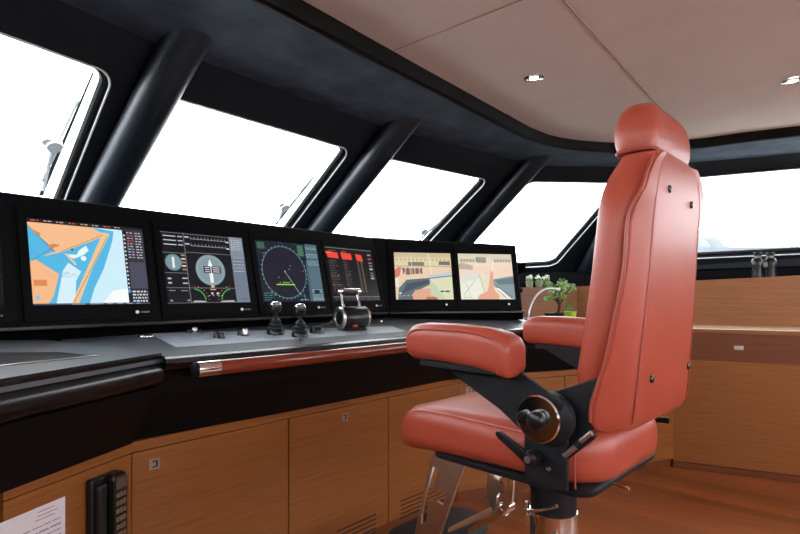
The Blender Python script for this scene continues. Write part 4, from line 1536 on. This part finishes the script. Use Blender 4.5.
def arm_side(s):
    mirror = s > 0
    xl = -.286
    a = link('arm_bracket', poly_plate(ARM, xl, .012, mirror), BLK_METAL, chair, bevel=.003, seg=2)
    link('side_plate', poly_plate(LEG, xl + .014, .012, mirror), BLK_METAL, chair, bevel=.003, seg=2)
    link('back_bracket', poly_plate(BRK, -.232, .012, mirror), BLK_METAL, chair, bevel=.003, seg=2)
    hy, hz_ = on_chair(541, 418, xl)
    d = Vector((s, 0, 0))
    x0 = s * .280
    link('pivot_ring', lathe([(.0, -.02), (.060, -.02), (.060, .004), (.057, .006), (.0, .006)], (x0, hy - .012, hz_), d, 40), BLK_METAL, chair, smooth=True)
    hub = link('pivot_disc', lathe([(.0, .006), (.052, .006), (.0545, .009), (.0545, .020), (.051, .0235), (.0, .0242)], (x0, hy, hz_), d, 48), CHROME, chair, smooth=True)
    link('pivot_knob', lathe([(.0, .02), (.020, .024), (.022, .030), (.020, .044), (.016, .048), (.0, .049)], (x0, hy - .004, hz_), d, 28), BLK_PLASTIC, hub, smooth=True)
    link('detent_pin', lathe([(.0, .02), (.011, .024), (.011, .036), (.008, .040), (.0, .041)], (x0, hy + .033, hz_ + .004), d, 20), BLK_PLASTIC, hub, smooth=True)
    # tilt lever with chrome screw
    ky, kz = on_chair(536, 456, xl)
    ly, lz = on_chair(503, 430, xl)
    x1 = s * .300
    dv = Vector((0, ly - ky, lz - kz)); up_ = Vector((0, -dv.z, dv.y)).normalized()
    ends = []
    for f_, hw in ((-.12, .010), (.0, .0125), (.9, .0085), (1.0, .005)):
        c_ = Vector((x1 + s * (.012 + .006 * (1 - f_)), ky, kz)) + dv * f_
        ends.append([c_ + Vector((a_ * s, 0, 0)) + up_ * b_ for a_, b_ in ((-.006, -hw), (.006, -hw), (.006, hw), (-.006, hw))])
    lev = link('tilt_lever', loft(ends), BLK_PLASTIC, chair, bevel=.002, seg=2)
    link('lever_hub', lathe([(.0, -.012), (.018, -.012), (.018, .018), (.014, .022), (.0, .022)], (x1, ky, kz), d, 24), BLK_PLASTIC, lev, smooth=True)
    link('lever_screw', lathe([(.0, .020), (.0085, .021), (.008, .026), (.0, .027)], (x1, ky, kz), d, 18), STEEL, lev, smooth=True)
    by, bz = on_chair(549, 469, xl)
    link('bolt', lathe([(.0, 0), (.006, 0), (.005, .005), (.0, .006)], (s * .284, by, bz), d, 16), CHROME, chair, smooth=True)
    # gas strut behind
    g0, g1 = on_chair(566, 455, -.262), on_chair(593, 434, -.262)
    xs = s * .262
    p0, p1 = Vector((xs, g0[0], g0[1])), Vector((xs, g1[0], g1[1]))
    st = link('gas_strut', tube([p0, p1], .0105, 14), BLK_METAL, chair, smooth=True)
    link('strut_rod', tube([p0 - Vector((s * -.008, 0, 0)), p0 + (p1 - p0) * .44 + Vector((s * .008, 0, 0))], .0062, 12), STEEL, st, smooth=True)
    link('strut_rod', tube([p0 + (p1 - p0) * .62 + Vector((s * .008, 0, .004)), p1 + Vector((s * .008, 0, .004))], .0062, 12), STEEL, st, smooth=True)
    # armrest pad
    prof = [(.258, .968, .040, .012), (.254, .968, .074, .028), (.242, .970, .092, .034), (.21, .972, .100, .036), (.12, .972, .102, .034), (.04, .968, .104, .032), (-.01, .962, .106, .032), (-.040, .956, .104, .030), (-.056, .951, .096, .028), (-.064, .949, .078, .024), (-.067, .948, .05, .016)]
    rg = []
    for i, (y, zc, h, r) in enumerate(prof):
        w = .092 if 1 < i < len(prof) - 2 else (.084 if 0 < i < len(prof) - 1 else .062)
        rg.append([(s * .300 + a_, y, zc + b_) for a_, b_ in rrect(w, h, r, 6)])
    ar = link('armrest', loft(rg), LEATHER, chair, smooth=True)
    link('stitching', tube(smooth_path([(s * .3435, y, z) for y, z in ((.245, .99), (.215, 1.006), (.12, 1.009), (.04, 1.006), (-.01, .998), (-.034, .985), (-.040, .95), (-.038, .915))], 4), .0022, 6), LEATHER_D, ar, smooth=True)
    link('pad_base', box((s * .300, .09, .917), (.07, .24, .014)), BLK_METAL, ar)


arm_side(-1)
arm_side(1)

# pedestal ------------------------------------------------------------
link('swivel_head', lathe([(.0, .625), (.075, .625), (.072, .56), (.064, .545), (.064, .478), (.0, .478)], seg=40), BLK_METAL, chair, smooth=True)
pc = link('pedestal_collar', lathe([(.0, .486), (.066, .486), (.0665, .48), (.0665, .405), (.060, .398), (.0, .398)], seg=40), CHROME, chair, smooth=True)
link('clamp_lever', tube(smooth_path([(-.062, .045, .487), (-.068, .0, .505), (-.064, -.045, .528)], 5), .0058, 10), CHROME, pc, smooth=True)
link('clamp_pin', tube([(-.060, .05, .47), (-.060, .05, .512)], .006, 10), CHROME, pc, smooth=True)
link('key_escutcheon', lathe([(.0, 0), (.012, 0), (.010, .004), (.0, .005)], (-.058, -.033, .44), (-.87, -.5, 0), 18), STEEL, pc, smooth=True)
link('pedestal_column', lathe([(.0, .40), (.055, .40), (.055, .03), (.0, .03)], seg=40), CHROME, chair, smooth=True)
link('base_flange', lathe([(.0, .001), (.19, .001), (.19, .012), (.17, .022), (.07, .034), (.06, .05), (.0, .05)], seg=48), BLK_METAL, chair, smooth=True)

# footrest: chrome bracket, tube, polished hanger and dark oval tread
def plate_yz(outl, holes, xl, thick, name, mat, parent):
    o = [on_chair(x, y, xl) for x, y in outl]
    h = [[on_chair(x, y, xl) for x, y in hh] for hh in holes]
    bm = plate_with_holes(o, h, thick)
    ob = link(name, bm, mat, parent)
    ob.matrix_local = Matrix(((0, 0, 1, xl), (1, 0, 0, 0), (0, 1, 0, 0), (0, 0, 0, 1)))
    return ob


def ell(cx, cy, rx, ry, n=14, tilt=0):
    return [(cx + rx * math.cos(2 * math.pi * k / n) - tilt * ry * math.sin(2 * math.pi * k / n), cy + ry * math.sin(2 * math.pi * k / n)) for k in range(n)]


plate_yz([(490, 466), (515, 470), (513, 500), (504, 514), (491, 506), (488, 490)], [ell(504, 480, 4.2, 3.6), ell(501.5, 498, 4.2, 8, tilt=.2)], -.030, .010, 'footrest_bracket', CHROME, chair)
plate_yz([(488, 466), (499, 467), (497, 512), (487, 510)], [], .030, .010, 'footrest_bracket', CHROME, chair)
tr = link('footrest_tube', tube([(0, .165, .440), (0, .365, .300)], .021, 20), CHROME, chair, smooth=True)
t0 = Vector((0, .165, .440))
link('tube_boss', lathe([(.0, -.036), (.018, -.036), (.018, .036), (.0, .036)], t0, (1, 0, 0), 20), CHROME, tr, smooth=True)
link('footrest_tread', loft([[(x - .01, y + .415, z) for x, y in rrect(.40 - i, .235 - i, .112, 10)] for i, z in ((.02, .284), (0, .290), (0, .300), (.012, .304))]), MAT_DARK, chair, smooth=True)
plate_yz([(433, 454), (466, 462), (437, 545), (413, 545)],
         [[(434, 466), (440, 468), (434, 488), (442, 491), (447, 494), (444, 505), (438, 501), (430, 501), (427, 520), (422, 524), (422, 514), (427, 492)]],
         -.185, .010, 'footrest_hanger', STEEL, chair)
link('hanger_edge', tube([(-.181, *on_chair(465, 463, -.181)), (-.181, *on_chair(438, 542, -.181))], .0022, 8), STEEL, chair, smooth=True)
# small levers and pins seen round the seat base
link('release_loop', tube(smooth_path([(.10, .10, .632), (.10, .135, .60), (.10, .125, .555), (.10, .09, .545)], 5), .007, 10), BLK_PLASTIC, chair, smooth=True)
link('slide_lever', tube(smooth_path([(-.02, .02, .60), (-.03, .09, .575), (-.03, .12, .57)], 4), .010, 10), BLK_PLASTIC, chair, smooth=True)
q = at_plane(611, 481.5, CO - _fy * .20, _fy); q2 = Vector(((q - CO).dot(_rx), -.20, q.z))
link('lock_pin', tube([q2, q2 + Vector((-.004, -.045, -.006))], .0052, 10), CHROME, chair, smooth=True)
link('recline_lever', tube([(.28, -.150, .722), (.28, -.222, .728)], .009, 12), BLK_PLASTIC, chair, smooth=True)
link('recline_knob', lathe([(.0, 0), (.015, .0), (.017, .01), (.013, .02), (.0, .022)], (.262, -.165, .655), (.2, -1, 0), 18), BLK_PLASTIC, chair, smooth=True)

# ================================================================== PLANTS, BINOCULARS
def leaf_cloud(cs, n, size, mats, rng):
    bm = bmesh.new()
    for _ in range(n):
        c, r = rng.choice(cs)
        d = Vector((rng.gauss(0, 1), rng.gauss(0, 1), rng.gauss(0, .7)))
        d = d.normalized() * r * rng.random() ** .4
        p = Vector(c) + d
        a = Vector((rng.gauss(0, 1), rng.gauss(0, 1), rng.gauss(0, .6))).normalized()
        b = a.orthogonal().normalized()
        s = size * rng.uniform(.6, 1.2)
        cr = a.cross(b) * s * .12
        v = [bm.verts.new(p + q) for q in (-a * s * .6, b * s * .30 + cr, a * s * .6, -b * s * .30 + cr)]
        f = bm.faces.new(v)
        f.material_index = rng.randrange(len(mats))
    return bm


rng = random.Random(3)
pb = at_depth(557, 320, 3.42); pb.z = .8905
bon = thing('bonsai_tree', 'small bonsai tree with light green leaves in a flat black pot', 'plant', pb)
hz_b = lambda py: CH - (py - HZ) / F_PX * 3.42 - pb.z
link('pot', loft([[(x, y, z) for x, y in rrect(w, d_, .02)] for w, d_, z in ((.14, .09, 0), (.17, .11, .07), (.175, .115, .084), (.16, .10, .084), (.155, .095, .074))]), POT_BLACK, bon, smooth=True)
link('soil', box((0, 0, .072), (.15, .09, .01)), SOIL, bon)
u_ = Vector((SN, -CS, 0))
T = lambda px, py, dy=0.0: (at_depth(px, py, 3.42 + dy) - pb)
trunk = [Vector((.0, 0, .05)), T(560, 305), T(558, 297), T(562, 289)]
link('trunk', tube(smooth_path(trunk, 5), [.011] * 6 + [.009] * 5 + [.006] * 5, 10), BARK, bon, smooth=True)
for e in (T(549, 296, .05), T(571, 287, -.03), T(553, 285, .04)):
    link('branch', tube(smooth_path([trunk[1], (trunk[1] + e) / 2 + Vector((0, 0, .012)), e], 4), [.006] * 5 + [.004] * 4, 8), BARK, bon, smooth=True)
cs_ = [(T(548, 299), .024), (T(554, 290, .03), .036), (T(563, 284, -.02), .042), (T(571, 288, .02), .034), (T(562, 291, .04), .042), (T(549, 285, -.02), .024), (T(555, 296), .024), (T(564, 297, -.04), .02)]
link('foliage', leaf_cloud(cs_, 620, .019, [LEAF, LEAF, LEAF_D], rng), [LEAF, LEAF, LEAF_D], bon)

pg = at_depth(570, 324, 3.30); pg.z = .8905
t = thing('lime_pot', 'lime green pot holding a small dark succulent beside the bonsai', 'plant', pg)
link('pot', loft([[(x, y, z) for x, y in rrect(w, w * .7, .018)] for w, z in ((.066, 0), (.086, .086), (.094, .098), (.086, .098), (.080, .086))]), POT_LIME, t, smooth=True)
link('soil', box((0, 0, .082), (.074, .046, .01)), SOIL, t)
link('succulent', leaf_cloud([((-.025, 0, .118), .02), ((-.023, .0, .140), .014)], 60, .022, [LEAF_D], rng), LEAF_D, t)


def sprig(px, Y, label, zt):
    p = at_depth(px, 283, Y); p.z = zt
    t = thing('flower_pot', label, 'plant', p, group='small white flower pots on the teak ledge')
    link('pot', lathe([(.0, 0), (.022, 0), (.028, .045), (.030, .048), (.026, .048), (.0, .042)], seg=20), POT_GLASS, t, smooth=True)
    link('leaves', leaf_cloud([((0, 0, .055), .022)], 50, .022, [LEAF_D, LEAF], rng), [LEAF_D, LEAF], t)
    link('blossom', leaf_cloud([((0, 0, .076), .022), ((.014, .0, .072), .015), ((-.014, .01, .074), .015)], 60, .018, [PETAL], rng), PETAL, t)
    return t


def ledge(px):
    q = on_line((R0[0], R0[1]), (R1[0], R1[1]), px)
    return q


for px, lb in ((529.5, 'white flowering pot nearest the rightmost monitor on the teak ledge'), (539, 'white flowering pot in the middle of the teak ledge, left of the bonsai'), (546.5, 'white flowering pot on the teak ledge partly behind the bonsai leaves')):
    q = ledge(px)
    Y = CS * q[0] + SN * q[1]
    sprig(px, Y + .10, lb, 1.150)

# binoculars standing on the ledge under the right window
q = at_plane(763.5, 277, (R1[0] + .05, R1[1], 0), (.968, .25, 0))
zb = rz(q.y) + .002
bn = thing('binoculars', 'black binoculars standing upright on the ledge under the right window', 'binoculars', (q.x + .035, q.y, zb), rotz=math.atan2(-CS, SN))
for sx in (-1, 1):
    b_ = link('barrel', lathe([(.0, 0), (.031, 0), (.032, .010), (.029, .055), (.033, .075), (.034, .11), (.026, .128), (.0, .128)], (sx * .046, 0, 0), (0, 0, 1), 28), BLK_PLASTIC, bn, smooth=True)
    link('focus_ring', lathe([(.0, .127), (.021, .127), (.021, .146), (.0, .146)], (sx * .043, 0, 0), (0, 0, 1), 28), GREY_PLASTIC, b_, smooth=True)
    link('eyecup', lathe([(.0, .145), (.023, .145), (.025, .163), (.021, .168), (.018, .160), (.0, .158)], (sx * .043, 0, 0), (0, 0, 1), 28), RUBBER, b_, smooth=True)
link('bridge', box((0, 0, .085), (.04, .03, .045)), BLK_PLASTIC, bn, bevel=.006)
link('focus_wheel', lathe([(.0, .105), (.012, .105), (.012, .128), (.0, .128)], seg=20), BLK_PLASTIC, bn, smooth=True)

# ================================================================== OUTSIDE
def wiper(w, pa, pb_, knob_px, label, extra):
    fr, P, nrm = w
    p0 = P(.5, .5, .10)
    a = at_plane(*pa, p0, nrm); b = at_plane(*pb_, p0, nrm); k = at_plane(*knob_px, p0, nrm)
    t = thing('window_wiper', label, 'wiper', b, group='windscreen wipers outside the front windows')
    L = lambda q: q - b
    d = (a - b)
    link('blade', tube([L(a), L(b)], [.004, .010], 8, flat=.6), WIPE_DARK, t, smooth=True)
    s = d.normalized().cross(nrm)
    if s.dot(k - b) < 0:
        s = -s
    for f in (.25, .6):
        link('wiper_arm', tube([L(b + d * (f - .12) + s * .02), L(b + d * (f + .2) + s * .012)], .007, 8), PALE, t, smooth=True)
    link('arm_pivot', lathe([(.0, -.03), (.030, -.03), (.036, 0), (.030, .03), (.0, .03)], L(k), nrm, 20), PALE, t, smooth=True)
    link('arm_pivot_cap', lathe([(.0, -.02), (.020, -.02), (.020, .045), (.0, .05)], L(k + s * .03 + d * .02), nrm, 16), PALE, t, smooth=True)
    link('drive_arm', tube([L(k), L(b + d * .05)], .009, 8), PALE, t, smooth=True)
    e = at_plane(*extra, p0, nrm)
    link('drive_arm', tube([L(k), L(e)], .003, 8), PALE, t, smooth=True)
    return t


wiper(win[1], (93, 73), (41, 195), (53, 143), 'windscreen wiper outside the leftmost window', (3, 181))
wiper(win[2], (325, 164), (276, 224), (284, 205), 'windscreen wiper outside the second window from the left', (262, 222))
wiper(win[3], (466, 197), (419, 241), (423, 229), 'windscreen wiper outside the third window from the left', (402, 236))

bm = bmesh.new()
bmesh.ops.create_circle(bm, cap_ends=True, segments=64, radius=900)
for v in bm.verts:
    v.co.z = -7
o = link('sea', bm, WATER)
o['kind'] = 'stuff'
tag(o, 'harbour water lying all round outside the windows', 'sea')

# the yacht's own white decks outside the windows
out_ = [(-3.6, -12), (-3.6, 2.0), (-2.4, 6.5), (.2, 12), (1.6, 13.4), (3.0, 12), (5.6, 6.5), (6.8, 2.0), (6.8, -12)]
DECK = plain('white_deck', (.80, .80, .78), .6, var=.03, vscale=3)
hole_ = offset_path(BOT, .075)
dk = link('deck', plate_with_holes(out_, [[(p[0], p[1]) for p in hole_]], .25), DECK)
dk.location = (0, 0, .42)
struct(dk)

# pale quay and a faint snowy ridge seen through the right window
qd = Vector((CS, SN, 0)); qx = Vector((SN, -CS, 0))
c0 = qd * 60 + qx * 46
a_, b_ = c0 - qx * 13 + Vector((0, 0, -7)), c0 + qx * 60 + Vector((0, 0, -7))
bm = bmesh.new()
add_prism(bm, [a_, b_, b_ + Vector((0, 0, 14.2)), a_ + Vector((0, 0, 13.5))], qd * 6)
tag(link('breakwater', bm, STONE), 'pale grey quay wall along the bottom of the right window view', 'quay')
rng = random.Random(11)
bm = bmesh.new()
top = []
N = 40
for i in range(N + 1):
    x = 60 + 280 * i / N
    h = 7 + 50 * math.exp(-((x - 265) / 55) ** 2) + 22 * math.exp(-((x - 190) / 40) ** 2) + rng.uniform(-6, 6)
    top.append((x, h))
rows = []
for j in range(7):
    row_ = []
    for x, h in top:
        t_ = j / 6
        p = qd * (380 + 90 * t_ + rng.uniform(-7, 7)) + qx * x + Vector((0, 0, -7 + (h + 10) * t_ + rng.uniform(-2, 2) * (0 < j < 6)))
        row_.append(p)
    rows.append(row_)
back_row = [qd * 560 + qx * x + Vector((0, 0, -7)) for x, h in top]
rows.append(back_row)
add_loft(bm, rows, cap=False, closed=False)
tag(link('mountain_ridge', bm, SNOW), 'faint snowy mountain ridge far away through the right window', 'mountain')

# ------------------------------------------------------------------ daylight
w = bpy.data.worlds.new('overcast')
scene.world = w
w.use_nodes = True
nt = w.node_tree
bg = nt.nodes['Background']
tc = nt.nodes.new('ShaderNodeTexCoord')
sp = nt.nodes.new('ShaderNodeSeparateXYZ')
nt.links.new(tc.outputs['Generated'], sp.inputs[0])
rp = nt.nodes.new('ShaderNodeValToRGB')
rp.color_ramp.elements[0].position = .46
rp.color_ramp.elements[0].color = (.25, .28, .32, 1)
rp.color_ramp.elements[1].position = .52
rp.color_ramp.elements[1].color = (.97, .985, 1.0, 1)
mr = nt.nodes.new('ShaderNodeMapRange')
mr.inputs['From Min'].default_value = -1
mr.inputs['From Max'].default_value = 1
nt.links.new(sp.outputs['Z'], mr.inputs['Value'])
nt.links.new(mr.outputs[0], rp.inputs['Fac'])
nt.links.new(rp.outputs['Color'], bg.inputs['Color'])
bg.inputs['Strength'].default_value = 9.5
